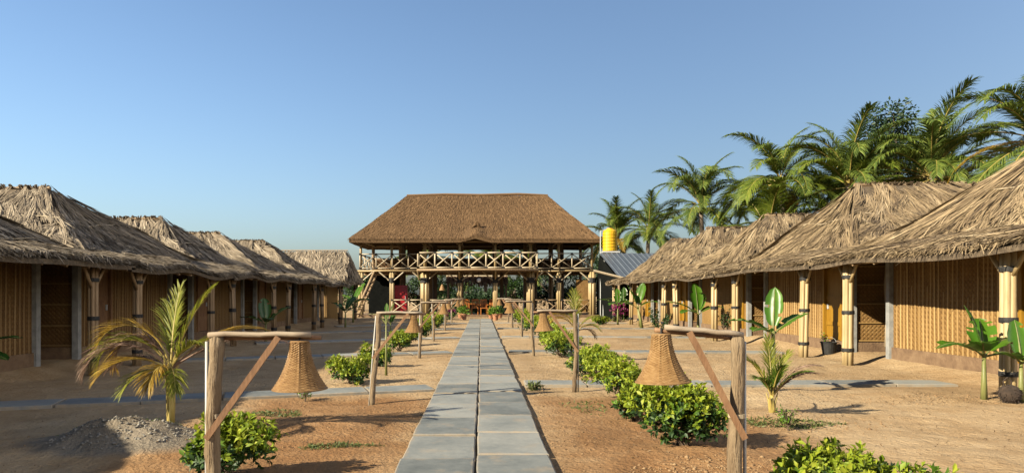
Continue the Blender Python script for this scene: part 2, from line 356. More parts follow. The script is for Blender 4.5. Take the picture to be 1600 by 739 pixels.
class MB:
    def __init__(s):
        s.v, s.f, s.m = [], [], []
        s.n = 0
        s.smooth = False
    def add(s, vs, fs, mi=0):
        vs = np.asarray(vs, float).reshape(-1, 3)
        s.v.append(vs)
        k = s.n
        for f in fs:
            s.f.append([i + k for i in f])
        s.m += [mi] * len(fs)
        s.n += len(vs)
    def box(s, c, size, rz=0.0, mi=0, ry=0.0):
        x, y, z = np.asarray(size) / 2.0
        p = np.array([[-x, -y, -z], [x, -y, -z], [x, y, -z], [-x, y, -z], [-x, -y, z], [x, -y, z], [x, y, z], [-x, y, z]])
        if ry:
            cy, sy = math.cos(ry), math.sin(ry)
            p = p @ np.array([[cy, 0, sy], [0, 1, 0], [-sy, 0, cy]]).T
        if rz:
            cz, sz = math.cos(rz), math.sin(rz)
            p = p @ np.array([[cz, -sz, 0], [sz, cz, 0], [0, 0, 1]]).T
        s.add(p + np.asarray(c), [(0, 3, 2, 1), (4, 5, 6, 7), (0, 1, 5, 4), (1, 2, 6, 5), (2, 3, 7, 6), (3, 0, 4, 7)], mi)
        return s
    def bar(s, a, b, w, h, mi=0):
        a = np.asarray(a, float); b = np.asarray(b, float)
        d = b - a; L = np.linalg.norm(d); d /= L
        up = np.array([0, 0, 1.0]) if abs(d[2]) < .9 else np.array([0, 1.0, 0])
        x = np.cross(d, up); x /= np.linalg.norm(x); y = np.cross(x, d)
        q = [-x * w / 2 - y * h / 2, x * w / 2 - y * h / 2, x * w / 2 + y * h / 2, -x * w / 2 + y * h / 2]
        s.add([a + k for k in q] + [b + k for k in q], [(3, 2, 1, 0), (4, 5, 6, 7), (0, 1, 5, 4), (1, 2, 6, 5), (2, 3, 7, 6), (3, 0, 4, 7)], mi)
        return s
    def tube(s, pts, rad, n=8, mi=0, cap=True):
        pts = np.asarray(pts, float)
        k = len(pts)
        rad = np.broadcast_to(np.asarray(rad, float), (k,)) if np.ndim(rad) == 0 else np.asarray(rad, float)
        vs = []
        t0 = pts[1] - pts[0]
        ref = np.array([0, 0, 1.0]) if abs(t0[2]) < .8 * np.linalg.norm(t0) else np.array([1.0, 0, 0])
        a = np.linspace(0, 2 * math.pi, n, endpoint=False)
        for i in range(k):
            t = pts[min(i + 1, k - 1)] - pts[max(i - 1, 0)]
            t /= (np.linalg.norm(t) + 1e-9)
            x = np.cross(t, ref); x /= (np.linalg.norm(x) + 1e-9); y = np.cross(t, x)
            vs.append(pts[i] + rad[i] * (np.outer(np.cos(a), x) + np.outer(np.sin(a), y)))
        fs = []
        for i in range(k - 1):
            for j in range(n):
                j2 = (j + 1) % n
                fs.append((i * n + j, i * n + j2, (i + 1) * n + j2, (i + 1) * n + j))
        if cap:
            fs.append(tuple(range(n - 1, -1, -1))); fs.append(tuple((k - 1) * n + j for j in range(n)))
        s.add(np.vstack(vs), fs, mi)
        return s
    def lathe(s, c, prof, n=20, mi=0):
        c = np.asarray(c, float)
        a = np.linspace(0, 2 * math.pi, n, endpoint=False)
        vs = []
        for r, z in prof:
            vs.append(np.stack([c[0] + r * np.cos(a), c[1] + r * np.sin(a), np.full(n, c[2] + z)], 1))
        fs = []
        for i in range(len(prof) - 1):
            for j in range(n):
                j2 = (j + 1) % n
                fs.append((i * n + j, i * n + j2, (i + 1) * n + j2, (i + 1) * n + j))
        s.add(np.vstack(vs), fs, mi)
        return s
    def mesh(s, name, mats, off=(0, 0, 0)):
        me = bpy.data.meshes.new(name)
        V = np.vstack(s.v) - np.asarray(off)
        me.from_pydata(V.tolist(), [], s.f)
        for m in (mats if isinstance(mats, (list, tuple)) else [mats]):
            me.materials.append(M[m])
        if any(s.m):
            me.polygons.foreach_set('material_index', s.m)
        if s.smooth:
            me.polygons.foreach_set('use_smooth', [True] * len(me.polygons))
        return me
    def build(s, name, mats, parent=None, kind=None, origin=None, local=False):
        off = (0, 0, 0)
        if not local:
            off = wloc(parent) if parent is not None else (origin or (0, 0, 0))
        o = bpy.data.objects.new(name, s.mesh(name, mats, off))
        if parent is not None:
            o.parent = parent
        elif origin is not None:
            o.location = origin
        COL.objects.link(o)
        if kind:
            o['kind'] = kind
        return o

def npmesh(name, V, quads, mats, mi=None):
    """big quad meshes straight from arrays"""
    me = bpy.data.meshes.new(name)
    quads = np.asarray(quads, np.int32)
    me.vertices.add(len(V)); me.vertices.foreach_set('co', np.asarray(V, np.float32).ravel())
    k = quads.shape[1]
    me.loops.add(quads.size); me.loops.foreach_set('vertex_index', quads.ravel())
    me.polygons.add(len(quads))
    me.polygons.foreach_set('loop_start', np.arange(0, quads.size, k, dtype=np.int32))
    for m in (mats if isinstance(mats, (list, tuple)) else [mats]):
        me.materials.append(M[m])
    if mi is not None:
        me.polygons.foreach_set('material_index', np.asarray(mi, np.int32))
    me.update(calc_edges=True)
    me.validate()
    return me

def link(name, me, parent=None, loc=(0, 0, 0), rot=(0, 0, 0), kind=None, scale=None):
    o = bpy.data.objects.new(name, me)
    o.location = loc; o.rotation_euler = rot
    if scale is not None:
        o.scale = scale
    o.parent = parent
    COL.objects.link(o)
    if kind:
        o['kind'] = kind
    return o

def thing(name, label, cat, loc, rz=0.0, group=None):
    o = bpy.data.objects.new(name, None)
    o.empty_display_size = .2
    COL.objects.link(o)
    o.location = loc; o.rotation_euler = (0, 0, rz)
    return tag(o, label, cat, group)

def tag(o, label, cat, group=None):
    o['label'] = label; o['category'] = cat
    if group:
        o['group'] = group
    return o

def sstep(a, b, x):
    t = np.clip((x - a) / (b - a), 0, 1)
    return t * t * (3 - 2 * t)

_rs = np.random.RandomState(3)
_W = [(_rs.normal(size=2) * f, _rs.uniform(0, 6.28), 1.0 / f ** .8) for f in np.geomspace(.35, 5, 22)]
def lumps(x, y):
    z = 0
    for w, p, a in _W:
        z = z + a * np.sin(w[0] * x + w[1] * y + p)
    return z / 6.0

# ------------------------------------------------------------------ the lie of the land
SIDE_PATHS = [  # (x0,y0,x1,y1) centre lines of the narrow side paths
    (-.70, 10.25, -6.3, 8.45), (.62, 10.65, 7.3, 10.75), (-.70, 16.6, -6.5, 14.5), (.62, 16.95, 7.3, 16.6),
    (-.70, 22.4, -6.5, 19.7), (.62, 22.8, 7.3, 22.5), (-.70, 28.4, -6.5, 25.2), (.62, 28.8, 7.3, 28.5), (-.70, 34.2, -6.5, 30.6), (.62, 34.6, 7.3, 34.4)]
MOUNDS = [(-3.35, 6.55, .72, .42, .25), (-2.0, 5.1, .6, .4, .03), (2.45, 4.2, .8, .5, .03), (1.9, 6.1, .7, .5, .04), (3.4, 7.9, .7, .5, .07), (4.1, 9.5, .6, .5, .05), (-1.9, 7.6, .7, .35, .05)]

_dr = np.random.RandomState(12)
DENTS = np.stack([np.where(_dr.rand(420) < .6, _dr.uniform(1.2, 7.0, 420), _dr.uniform(-5.5, -1.2, 420)), _dr.uniform(4.2, 13.5, 420), _dr.uniform(.08, .17, 420), _dr.uniform(-.028, .014, 420)], 1)
def gz(x, y):
    x = np.asarray(x, float); y = np.asarray(y, float)
    z = .035 * lumps(x, y) + .012 * lumps(x * 4.1 + 5, y * 4.1)
    keep = sstep(.75, 1.5, np.abs(x + .045))
    for (x0, y0, x1, y1) in SIDE_PATHS:
        t = np.clip(((x - x0) * (x1 - x0) + (y - y0) * (y1 - y0)) / ((x1 - x0) ** 2 + (y1 - y0) ** 2), 0, 1)
        d = np.hypot(x - (x0 + t * (x1 - x0)), y - (y0 + t * (y1 - y0)))
        keep = keep * sstep(.34, .9, d)
    z = (z - .0) * keep
    for mx, my, ra, rb, h in MOUNDS:
        q = ((x - mx) / ra) ** 2 + ((y - my) / rb) ** 2
        z = z + h * np.exp(-q) * sstep(.75, 1.2, np.abs(x + .045))
    q = ((x + 3.4) / .85) ** 2 + ((y - 6.5) / .5) ** 2
    z = z + .05 * np.exp(-q) * lumps(x * 6.5, y * 6.5) * 1.5
    for dx, dy, dr, da in DENTS:
        z = z + da * np.exp(-(((x - dx) / dr) ** 2 + ((y - dy) / (dr * .8)) ** 2)) * keep
    rim = .17 * (sstep(7.5, 8.5, x) + sstep(7.3, 8.2, -x)) * (1 - sstep(37, 39, y))
    return z * (1 - sstep(45, 60, y)) + rim

def G(x, y):
    return float(gz(x, y))

xs = np.unique(np.concatenate([np.linspace(-9.5, 9.5, 271), np.linspace(-40, -9.5, 30), np.linspace(9.5, 40, 30), [-900, -400, -200, -100, -60, 60, 100, 200, 400, 900]]))
ys = np.unique(np.concatenate([[-60, -20, -5, 0, 2], np.arange(3, 14, .07), np.arange(14, 26, .2), np.arange(26, 62, .5), [70, 90, 130, 200, 400, 900, 2500]]))
XX, YY = np.meshgrid(xs, ys)
VV = np.stack([XX.ravel(), YY.ravel(), gz(XX, YY).ravel()], 1)
nx, ny = len(xs), len(ys)
ii, jj = np.meshgrid(np.arange(nx - 1), np.arange(ny - 1))
a0 = (jj * nx + ii).ravel()
gm = npmesh('ground', VV, np.stack([a0, a0 + 1, a0 + nx + 1, a0 + nx], 1), 'sand')
gm.polygons.foreach_set('use_smooth', [True] * len(gm.polygons))
ground = link('ground', gm, kind='structure')

# slate paths: each slab an object of its own
def slab_mesh(w, l, t, seed):
    r = random.Random(seed)
    j = lambda a: r.uniform(-a, a)
    w2, l2 = w / 2, l / 2
    ring = []
    for (sx, sy, ex, ey) in ((-1, -1, 1, 0), (1, -1, 0, 1), (1, 1, -1, 0), (-1, 1, 0, -1)):
        for k in range(4):
            q = k / 4.0
            ring.append((sx * w2 + ex * w * q + j(.005), sy * l2 + ey * l * q + j(.005)))
    n = len(ring)
    b = MB()
    vs = [(x, y, -t) for x, y in ring] + [(x, y, -.007) for x, y in ring] + [(x * (1 - .012 / w2), y * (1 - .012 / l2), j(.001)) for x, y in ring]
    fs = [tuple(range(n - 1, -1, -1)), tuple(range(2 * n, 3 * n))]
    for k in range(2):
        fs += [(k * n + i, k * n + (i + 1) % n, (k + 1) * n + (i + 1) % n, (k + 1) * n + i) for i in range(n)]
    b.add(vs, fs)
    return b.mesh('paving_slab', 'slab')
main_path = link('path', None, kind='structure')
sm = [slab_mesh(.612, .924, .07, s) for s in range(6)]
for side, y0, cx in ((-1, 1.37, -.36), (1, 1.55, .268)):
    y = y0
    while y < 40.2:
        link('paving_slab', rnd.choice(sm), main_path, (cx + rnd.uniform(-.006, .006), y, .052 + rnd.uniform(-.010, .006)), (rnd.uniform(-.008, .008), rnd.uniform(-.008, .008), rnd.uniform(-.012, .012) + rnd.choice((0, math.pi))))
        y += .95
ss = [slab_mesh(.93, .56, .06, 20 + s) for s in range(5)]
for (x0, y0, x1, y1) in SIDE_PATHS:
    L = math.hypot(x1 - x0, y1 - y0); n = int(L / .95); a = math.atan2(y1 - y0, x1 - x0)
    sp = link('side_path', None, kind='structure')
    for k in range(n):
        t = (k + .55) / n
        link('paving_slab', rnd.choice(ss), sp, (x0 + t * (x1 - x0), y0 + t * (y1 - y0) + rnd.uniform(-.015, .015), .042 + rnd.uniform(-.006, .006)), (rnd.uniform(-.008, .008), rnd.uniform(-.008, .008), a + rnd.uniform(-.015, .015)), scale=(L / n / .95, 1, 1))

# ------------------------------------------------------------------ thatch
class Roof:
    def __init__(s, xe, xa, xr, xb, yc, hd, ze, zt, seed, sag=.10, lump=.05, brow=None, skirt=None):
        s.__dict__.update(locals())
        rs = np.random.RandomState(seed)
        s.ph = rs.uniform(0, 6.28, 12); s.fr = rs.uniform(.6, 2.6, (12, 2)) * rs.choice([-1, 1], (12, 2))
    def at(s, f, st, u):
        f = np.asarray(f); st = np.asarray(st, float); u = np.asarray(u, float)
        uu = u
        lr = lambda a, b, t: a + (b - a) * t
        rx = np.where(f <= 1, lr(s.xa, s.xr, st), np.where(f == 2, s.xa, s.xr))
        ex = np.where(f <= 1, lr(s.xe, s.xb, st), np.where(f == 2, s.xe, s.xb))
        ey = np.where(f == 0, -s.hd, np.where(f == 1, s.hd, s.hd * (2 * st - 1)))
        x = lr(rx, ex, uu); y = ey * uu
        sk = f == 4
        if s.skirt:
            sx0 = s.xe + np.sign(s.xa - s.xe) * .18
            x = np.where(sk, lr(sx0, s.skirt[0], uu), x); y = np.where(sk, s.hd * (2 * st - 1), y)
        uc = np.clip(u, 0, 1)
        g = uc + s.sag * np.sin(math.pi * uc)
        z = s.zt - (s.zt - s.ze) * g - np.clip(u - 1, 0, 1) * (3.2 if not s.skirt else 1.2)
        if s.skirt:
            z = np.where(sk, lr(s.ze + .07, s.skirt[1], uc) + .03 * np.sin(math.pi * uc) - np.clip(u - 1, 0, 1) * 1.4, z)
        nz = 0
        for k in range(12):
            nz = nz + np.sin(s.fr[k, 0] * x + s.fr[k, 1] * y + s.ph[k])
        z = z + s.lump * nz / 3.0 * np.clip(u * 3, .3, 1) * np.where(sk, .7, 1)
        if s.brow:
            bx, bw, bh = s.brow
            z = z + np.where(f == 0, bh * np.exp(-((x - bx) / bw) ** 2) * sstep(.55, 1.0, u), 0)
        return np.stack([x, y + s.yc, z], -1)
    def normal(s, f, st, u):
        e = .01
        a = s.at(f, st + e, u) - s.at(f, st - e, u)
        b = s.at(f, st, u + e) - s.at(f, st, u - e)
        n = np.cross(a, b)
        n /= (np.linalg.norm(n, axis=-1, keepdims=True) + 1e-9)
        return n * np.sign(n[:, 2:3] + 1e-9)
    def shell(s, thick, parent, mat, nm='roof'):
        b = MB()
        nu, ns = 10, 16
        for f in range(5 if s.skirt else 4):
            S, U = np.meshgrid(np.linspace(0, 1, ns + 1), np.linspace(0.0, 1, nu + 1))
            P = s.at(np.full(S.size, f), S.ravel(), U.ravel())
            top = P.copy(); top[:, 2] -= .03
            bot = P.copy(); bot[:, 2] -= thick
            q, q2 = [], []
            for i in range(nu):
                for j in range(ns):
                    k = i * (ns + 1) + j
                    q.append((k, k + 1, k + ns + 2, k + ns + 1)); q2.append((k, k + ns + 1, k + ns + 2, k + 1))
            b.add(top, q); b.add(bot, q2)
            e = np.vstack([top[-(ns + 1):], bot[-(ns + 1):]])
            b.add(e, [(j, j + 1, ns + 2 + j, ns + 1 + j) for j in range(ns)])
        return b.build(nm, mat, parent)
    def strands(s, n, parent, mat, L, W, seed, fray=.3, nm='thatch', segs=3, wob=.35, faces=(0, 1, 2, 3), lift=(.015, .06), eave=.12, clump=1):
        rs = np.random.RandomState(seed)
        hipx = abs(s.xe - s.xa); rid = abs(s.xr - s.xa); full = abs(s.xb - s.xe)
        area = np.array([(rid + full) / 2 * math.hypot(s.hd, s.zt - s.ze), (rid + full) / 2 * math.hypot(s.hd, s.zt - s.ze), s.hd * math.hypot(hipx, s.zt - s.ze), s.hd * math.hypot(abs(s.xb - s.xr), s.zt - s.ze), 0])
        skl = abs(s.skirt[0] - s.xe) + .18 if s.skirt else 1.0
        area[4] = 2 * s.hd * skl * 1.5 if s.skirt else 0
        w = np.array([area[k] if (k in faces or k == 4) else 0 for k in range(5)]); w /= w.sum()
        f = rs.choice(5, n, p=w)
        # density grows with the width of the face
        u0 = rs.uniform(0, 1, n)
        wide = np.where(f <= 1, (rid + (full - rid) * u0) / full, np.where(f == 4, 1, u0))
        again = rs.uniform(0, 1, n) > wide
        u0[again] = np.maximum(u0[again], rs.uniform(0, 1, again.sum()))
        st = rs.uniform(0, 1, n)
        tint = rs.uniform(0, 1, n)
        ne = int(n * eave)                       # ragged lower edge
        u0[:ne] = rs.uniform(.86, .99, ne)
        slope = np.where(f <= 1, math.hypot(s.hd, s.zt - s.ze), np.where(f == 4, skl, math.hypot(hipx, s.zt - s.ze)))
        u0 = np.where(f == 4, u0 * 1.05 - .15, u0)
        width = np.where(f <= 1, full, 2 * s.hd)
        Ln = rs.uniform(L[0], L[1], n)
        Ln[:ne] *= .6
        W_ = rs.uniform(W[0], W[1], n)
        P0 = s.at(f, st, u0)
        coh = np.sin(P0[:, 0] * 2.3 + s.ph[0] + 2 * np.sin(P0[:, 1] * 1.7)) + np.sin(P0[:, 1] * 3.1 + P0[:, 2] * 2.7 + s.ph[1])
        ang = wob * (.55 * coh + rs.normal(0, .55, n))
        l0 = rs.uniform(lift[0], lift[1], n)
        if clump > 1:                            # whole fronds: leaflets that share place, lean, lift and age
            src = ne + (np.arange(n) - ne) // clump * clump
            src = np.clip(src, 0, n - 1); src[:ne] = np.arange(ne)
            f = f[src]; slope = slope[src]; width = width[src]
            ang = ang[src] * 1.15 + rs.normal(0, .16, n)
            u0 = u0[src] + rs.uniform(-.13, .13, n) / slope; st = np.clip(st[src] + rs.normal(0, .085, n) / width, 0, 1)
            u0 = np.clip(u0, -.03 if s.skirt else 0, .99)
            tint = np.clip(tint[src] + rs.normal(0, .08, n), 0, 1); l0 = l0[src] * 1.3 + rs.uniform(-.012, .012, n)
            Ln = Ln[src] * rs.uniform(.75, 1.1, n)
        du = Ln * np.cos(ang) / slope; ds = Ln * np.sin(ang) / width
        lim = 1.0 + .05 * rs.uniform(0, 1, n) ** 1.5 + np.where(rs.uniform(0, 1, n) < .02, .05, 0) * np.where(f == 4, 1.5, 1)
        over = u0 + du > lim
        du[over] = (lim - u0)[over]
        tipl = np.abs(rs.normal(0, fray * .1, n))
        rows = []
        for k in range(segs + 1):
            t = k / segs
            uu, s2 = u0 + du * t, np.clip(st + ds * t, -.02, 1.02)
            P = s.at(f, s2, uu); N = s.normal(f, np.clip(s2, .02, .98), np.clip(uu, 0.02, .97))
            P = P + N * (l0 * (1 - .5 * t) + tipl * t * t + .02 * math.sin(math.pi * t))[:, None]
            rows.append((P, N))
        V = np.zeros((n, 2 * (segs + 1), 3))
        for k in range(segs + 1):
            a = rows[max(k - 1, 0)][0]; c = rows[min(k + 1, segs)][0]
            T = c - a; T /= (np.linalg.norm(T, axis=1, keepdims=True) + 1e-9)
            S = np.cross(T, rows[k][1])
            t = k / segs
            wk = W_ * (1.0 if k < segs else .35) * (.7 if k == 0 else 1)
            tw = rs.normal(0, .35, n)[:, None] * rows[k][1]
            S = S + tw; S /= (np.linalg.norm(S, axis=1, keepdims=True) + 1e-9)
            V[:, 2 * k] = rows[k][0] - S * wk[:, None] / 2
            V[:, 2 * k + 1] = rows[k][0] + S * wk[:, None] / 2
        base = np.arange(n)[:, None] * (2 * (segs + 1))
        Q = np.concatenate([base + np.array([2 * k, 2 * k + 1, 2 * k + 3, 2 * k + 2]) for k in range(segs)])
        off = np.array(wloc(parent))
        me = npmesh(nm, V.reshape(-1, 3) - off, Q, mat)
        at = me.attributes.new('tint', 'FLOAT', 'POINT')
        at.data.foreach_set('value', np.repeat(tint, 2 * (segs + 1)).astype(np.float32))
        return link(nm, me, parent, kind='stuff')
    def batten(s, u, parent, r=.013, faces=(0, 2, 1), lift=.065, mat='bamboo_pale', part=(0, 1)):
        pts = []
        if 0 in faces:
            t = np.linspace(1, 0, 14); pts.append((np.zeros(14, int), t))
        if 2 in faces:
            t = np.linspace(0, 1, 10); pts.append((np.full(10, 2), t))
        if 4 in faces:
            t = np.linspace(0, 1, 12); pts.append((np.full(12, 4), t))
        if 1 in faces:
            t = np.linspace(0, 1, 14); pts.append((np.ones(14, int), t))
        f = np.concatenate([p[0] for p in pts]); st = np.concatenate([p[1] for p in pts])
        u = np.full(len(f), u) + np.array([.012 * math.sin(i * 1.7 + s.ph[3]) for i in range(len(f))])
        P = s.at(f, st, u) + s.normal(f, np.clip(st, .02, .98), u) * lift
        keep = [0] + [i for i in range(1, len(P)) if np.linalg.norm(P[i] - P[i - 1]) > .06]
        b = MB(); b.tube(P[keep], r, 5)
        return b.build('batten', mat, parent)

def bundle(b_parent, x, y, z0, z1, r, n, rb, mat, bands, lean=(0, 0), name='veranda_post', seed=0, far=False):
    """a post of several bamboo poles bound with black straps"""
    rr = random.Random(seed)
    core = MB()
    core.tube([(x, y, z0), (x + lean[0], y + lean[1], z1)], r * .55, 6)
    p = core.build(name, mat, b_parent)
    L = z1 - z0
    for k in range(n):
        a = 2 * math.pi * k / n + rr.uniform(-.15, .15)
        b = MB(); b.smooth = True
        px, py = x + r * math.cos(a), y + r * math.sin(a)
        e = rr.uniform(-.05, .05)
        pts = []; rad = []
        nn = 2 if far else 7
        for i in range(nn):
            t = i / (nn - 1)
            pts.append((px + lean[0] * t, py + lean[1] * t, z0 + L * t + (e if i == nn - 1 else 0)))
            rad.append(rb * (1 + (.05 if i % 2 else -.03)) * (1 - .12 * t))
        b.tube(pts, rad, 6 if far else 9)
        b.build('bamboo_pole', mat, p)
    for q in bands:
        zc = z0 + L * q
        b = MB()
        h = .035 if not far else .05
        R_ = r + rb + .006
        b.lathe((x + lean[0] * q, y + lean[1] * q, zc), [(R_ * .9, -h), (R_, -h), (R_ * 1.02, 0), (R_, h), (R_ * .9, h)], 14)
        b.build('band', 'band', p)
    return p

LATH = {}
def lath_mesh(h, mat):
    k = (round(h, 2), mat)
    if k not in LATH:
        b = MB(); b.smooth = False
        w = .017
        prof = [(-w, 0), (-w * .6, .011), (w * .6, .011), (w, 0)]
        vs = []
        for i in range(4):
            t = i / 3.0
            dx = .006 * math.sin(i * 2.1)
            vs += [(px + dx, py, h * t) for px, py in prof]
        fs = []
        for i in range(3):
            for j in range(3):
                fs.append((i * 4 + j, i * 4 + j + 1, i * 4 + j + 5, i * 4 + j + 4))
        b.add(vs, fs)
        LATH[k] = b.mesh('lath', mat)
    return LATH[k]

def hut(yc, sx, label, k, near):
    """one thatched cottage; sx=+1 right row, -1 left row.  Front faces the path."""
    if sx > 0:
        xe, xk, zk, xp, xw, xa, xr, xb = 6.95, 7.95, 2.42, 7.25, 8.25, 9.68, 13.1, 16.0
        hd, hw, hp, ze, zt = 3.02, 2.28, 2.05, 2.06, 4.22; zk -= .12
        th = 'thatch'; dm = 'ochre'; wm = 'mat_wall'; lt = 'lath'; pm = 'bamboo'; pr = 1.0
        if k == 0: zt = 4.08
    else:
        xe, xk, zk, xp, xw, xa, xr, xb = -6.62, -7.65, 2.27, -6.95, -8.1, -10.0, -12.8, -15.4
        hd, hw, hp, ze, zt = 2.72, 2.02, 1.88, 1.96, 3.88; zk -= .10
        th = 'thatch_grey'; dm = 'brace'; wm = 'mat_shaded'; lt = 'lath_shaded'; pm = 'bamboo_old'; pr = .85  # left row in shade: darker walls, laths and posts carry it in their colour
    rr = random.Random(100 + k)
    zt += rr.uniform(-.10, .09); xa += rr.uniform(-.18, .18); ze += rr.uniform(-.03, .03); zk += rr.uniform(-.04, .04)
    H = thing('thatched_hut', label, 'hut', (xw, yc, 0), 0, 'thatched huts in two rows along the path')
    rf = Roof(xk, xa, xr, xb, yc, hd, zk, zt, 40 + k, sag=.05, lump=.045, skirt=(xe, ze))
    roof = rf.shell(.11, H, 'thatch_under')
    n = 34000 if near else 15000
    rf.strands(n, roof, th, (.3, .95), (.008, .026) if near else (.014, .038), 300 + k, fray=.4, wob=.5, clump=14 if near else 9, faces=(0, 2, 1) if near else (0, 2), lift=(.0, .06), eave=.05)
    rf.batten(.46, roof); rf.batten(.97, roof, faces=(0, 2)); rf.batten(.55, roof, faces=(4,))
    b = MB()                                     # knotted ridge
    b.tube([(xa - sx * .05, yc, zt - .01), ((xa + xr) / 2, yc + .03, zt - .02), (xr, yc, zt - .01)], .045, 6)
    b.build('ridge_pole', 'bamboo_old', roof)
    b = MB()
    for i in range(46):
        x = xa + (xr - xa) * (i + rr.random()) / 46
        for q in range(4):
            a = rr.uniform(-1.2, 1.2); l = rr.uniform(.05, .12)
            b.bar((x, yc + l * math.sin(a), zt - .10), (x + rr.uniform(-.05, .05), yc - l * math.sin(a) * 1.3, zt + .01 + l * math.cos(a) * .7), .028, .012)
    b.build('ridge_tuft', th, roof, kind='stuff')
    # body: mats, plinth, corner posts
    zf, ztop = .17, 2.28
    zp = zf + .20
    xbk = xr + sx * 1.2
    b = MB()
    cx, lx = (xw + xbk) / 2, abs(xbk - xw)
    b.box((cx, yc, (zp) / 2 - .02), (lx + .06, 2 * hw + .06, zp + .04))
    b.build('plinth', 'plinth', H)
    xo = xw + sx * .03
    d0, d1 = yc - hw + .42, yc - hw + 1.28       # door opening
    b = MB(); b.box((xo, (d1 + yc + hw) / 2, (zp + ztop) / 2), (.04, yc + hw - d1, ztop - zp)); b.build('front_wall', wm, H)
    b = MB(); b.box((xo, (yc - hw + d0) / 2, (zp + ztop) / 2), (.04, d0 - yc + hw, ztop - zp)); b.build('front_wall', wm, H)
    b = MB(); b.box((xo, (d0 + d1) / 2, 2.245), (.04, d1 - d0, .07)); b.build('door_head', wm, H)
    for q in (-1, 1):
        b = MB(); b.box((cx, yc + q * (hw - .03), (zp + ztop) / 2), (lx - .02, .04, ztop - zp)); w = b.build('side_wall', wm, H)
        if q < 0:
            for zb in (zp + .04, .80, 1.22, 1.64, 2.05):
                b = MB(); yy = yc - hw - .008
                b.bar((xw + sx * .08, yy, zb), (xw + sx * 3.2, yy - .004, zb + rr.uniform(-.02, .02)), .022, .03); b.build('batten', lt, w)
            xv = xw + sx * rr.uniform(.62, .75)
            b = MB(); b.smooth = True
            b.tube([(xv, yc - hw - .04, zp - .1), (xv + .02, yc - hw - .05, 1.0), (xv - .015, yc - hw - .045, 1.6), (xv + .02, yc - hw - .04, 2.25)], [.028, .026, .024, .022], 7)
            b.build('upright', 'bamboo_pale', w)
    b = MB(); b.box((xbk - sx * .03, yc, (zp + ztop) / 2), (.04, 2 * hw - .1, ztop - zp)); b.build('back_wall', wm, H)
    for q in (-1, 1):
        b = MB(); b.box((xw - sx * .015, yc + q * (hw - .0), 1.08), (.12, .12, 2.16)); b.build('corner_post', 'concrete', H)
    # laths on the front
    y = d1 + .09; i = 0
    spots = []
    while y < yc + hw - .1:
        spots.append(y); y += .115 + rr.uniform(-.02, .02)
    y = yc - hw + .1
    while y < d0 - .06:
        spots.append(y); y += .10
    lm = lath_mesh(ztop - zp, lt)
    rz = math.pi / 2 if sx < 0 else -math.pi / 2     # outward face of the lath towards the path
    if near:
        for y in spots:
            link('lath', lm, H, (xo - sx * .021 - xw, y - yc, zp - rr.uniform(0, .05)), (rr.uniform(-.012, .012), 0, math.pi / 2 if sx > 0 else -math.pi / 2))
    else:
        b = MB()
        for y in spots:
            b.box((xo - sx * .026, y, (zp + ztop) / 2), (.012, .034, ztop - zp))
        b.build('laths', lt, H, kind='stuff')
    # door: ochre frame and leaf set back in the opening
    b = MB()
    b.box((xw + sx * .045, (d0 + d1) / 2, (zp + 2.2) / 2), (.03, d1 - d0 - .10, 2.2 - zp - .02)); door = b.build('door', dm, H)
    for yy in (d0 + .035, d1 - .035):
        b = MB(); b.box((xw + sx * .0, yy, (zp + 2.21) / 2), (.08, .07, 2.21 - zp)); b.build('door_jamb', dm, door)
    for zz in (.75, 1.35, 1.95):
        b = MB(); b.box((xw + sx * .022, (d0 + d1) / 2, zz), (.02, d1 - d0 - .16, .09)); b.build('door_rail', dm, door)
    b = MB(); b.box((xw + sx * .012, d1 - .15, 1.15), (.03, .03, .12)); b.build('handle', 'steel', door)
    # veranda
    for q in (-1, 1):
        yy = yc + q * hp
        ln = (rr.uniform(-.05, .05), rr.uniform(-.07, .07))
        z0 = G(xp, yy) - .03
        ztp = ze - .02
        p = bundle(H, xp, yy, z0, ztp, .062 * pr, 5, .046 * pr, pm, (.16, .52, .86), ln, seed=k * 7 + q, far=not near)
        for w in (-1, 1):
            b = MB(); b.smooth = True
            b.tube([(xp + ln[0], yy + ln[1] + w * .05, ztp - .42), (xp + ln[0] - .02 * sx, yy + ln[1] + w * .36, ztp + .0)], .032, 7)
            b.build('brace', pm, p)
    b = MB(); b.smooth = True
    b.tube([(xp, yc - hd + .03, ze - .035), (xp + .02, yc - hd * .4, ze - .02), (xp - .02, yc + hd * .4, ze - .035), (xp, yc + hd - .03, ze - .03)], .04, 8)
    b.build('eave_beam', 'bamboo', H)
    for i in range(9):
        yy = yc - hd + .25 + i * (2 * hd - .5) / 8
        b = MB()
        b.tube([(xe + sx * .03, yy, ze - .10), (xk + sx * .1, yy, zk - .08)], .026, 6)
        b.build('rafter', 'bamboo_old', H)
    return H

RIGHT_Y = [11.4, 17.35, 23.2, 29.1, 35.0]
RIGHT_L = ['large thatched hut cut off by the right edge, its wall behind banana plants', 'thatched hut second from the right edge, beyond the near right lamp',
           'thatched hut third from the right edge in the right row', 'thatched hut fourth from the right edge, behind banana leaves', 'last thatched hut of the right row, beside the sheet metal roof']
for i, (y, l) in enumerate(zip(RIGHT_Y, RIGHT_L)):
    hut(y, 1, l, i, i < 2)
LEFT_Y = [5.0, 10.3, 15.6, 20.95, 26.3, 31.6]
LEFT_L = ['thatched hut beyond the left edge whose shadow falls on the sand', 'dark thatched hut cut off by the left edge of the picture', 'thatched hut with the tallest roof in the left row',
          'thatched hut third from the left edge, behind the yellowing palm', 'thatched hut fourth from the left edge in the left row', 'thatched hut fifth from the left edge, before the gabled one']
for i, (y, l) in enumerate(zip(LEFT_Y, LEFT_L)):
    hut(y, -1, l, 10 + i, i in (1, 2))

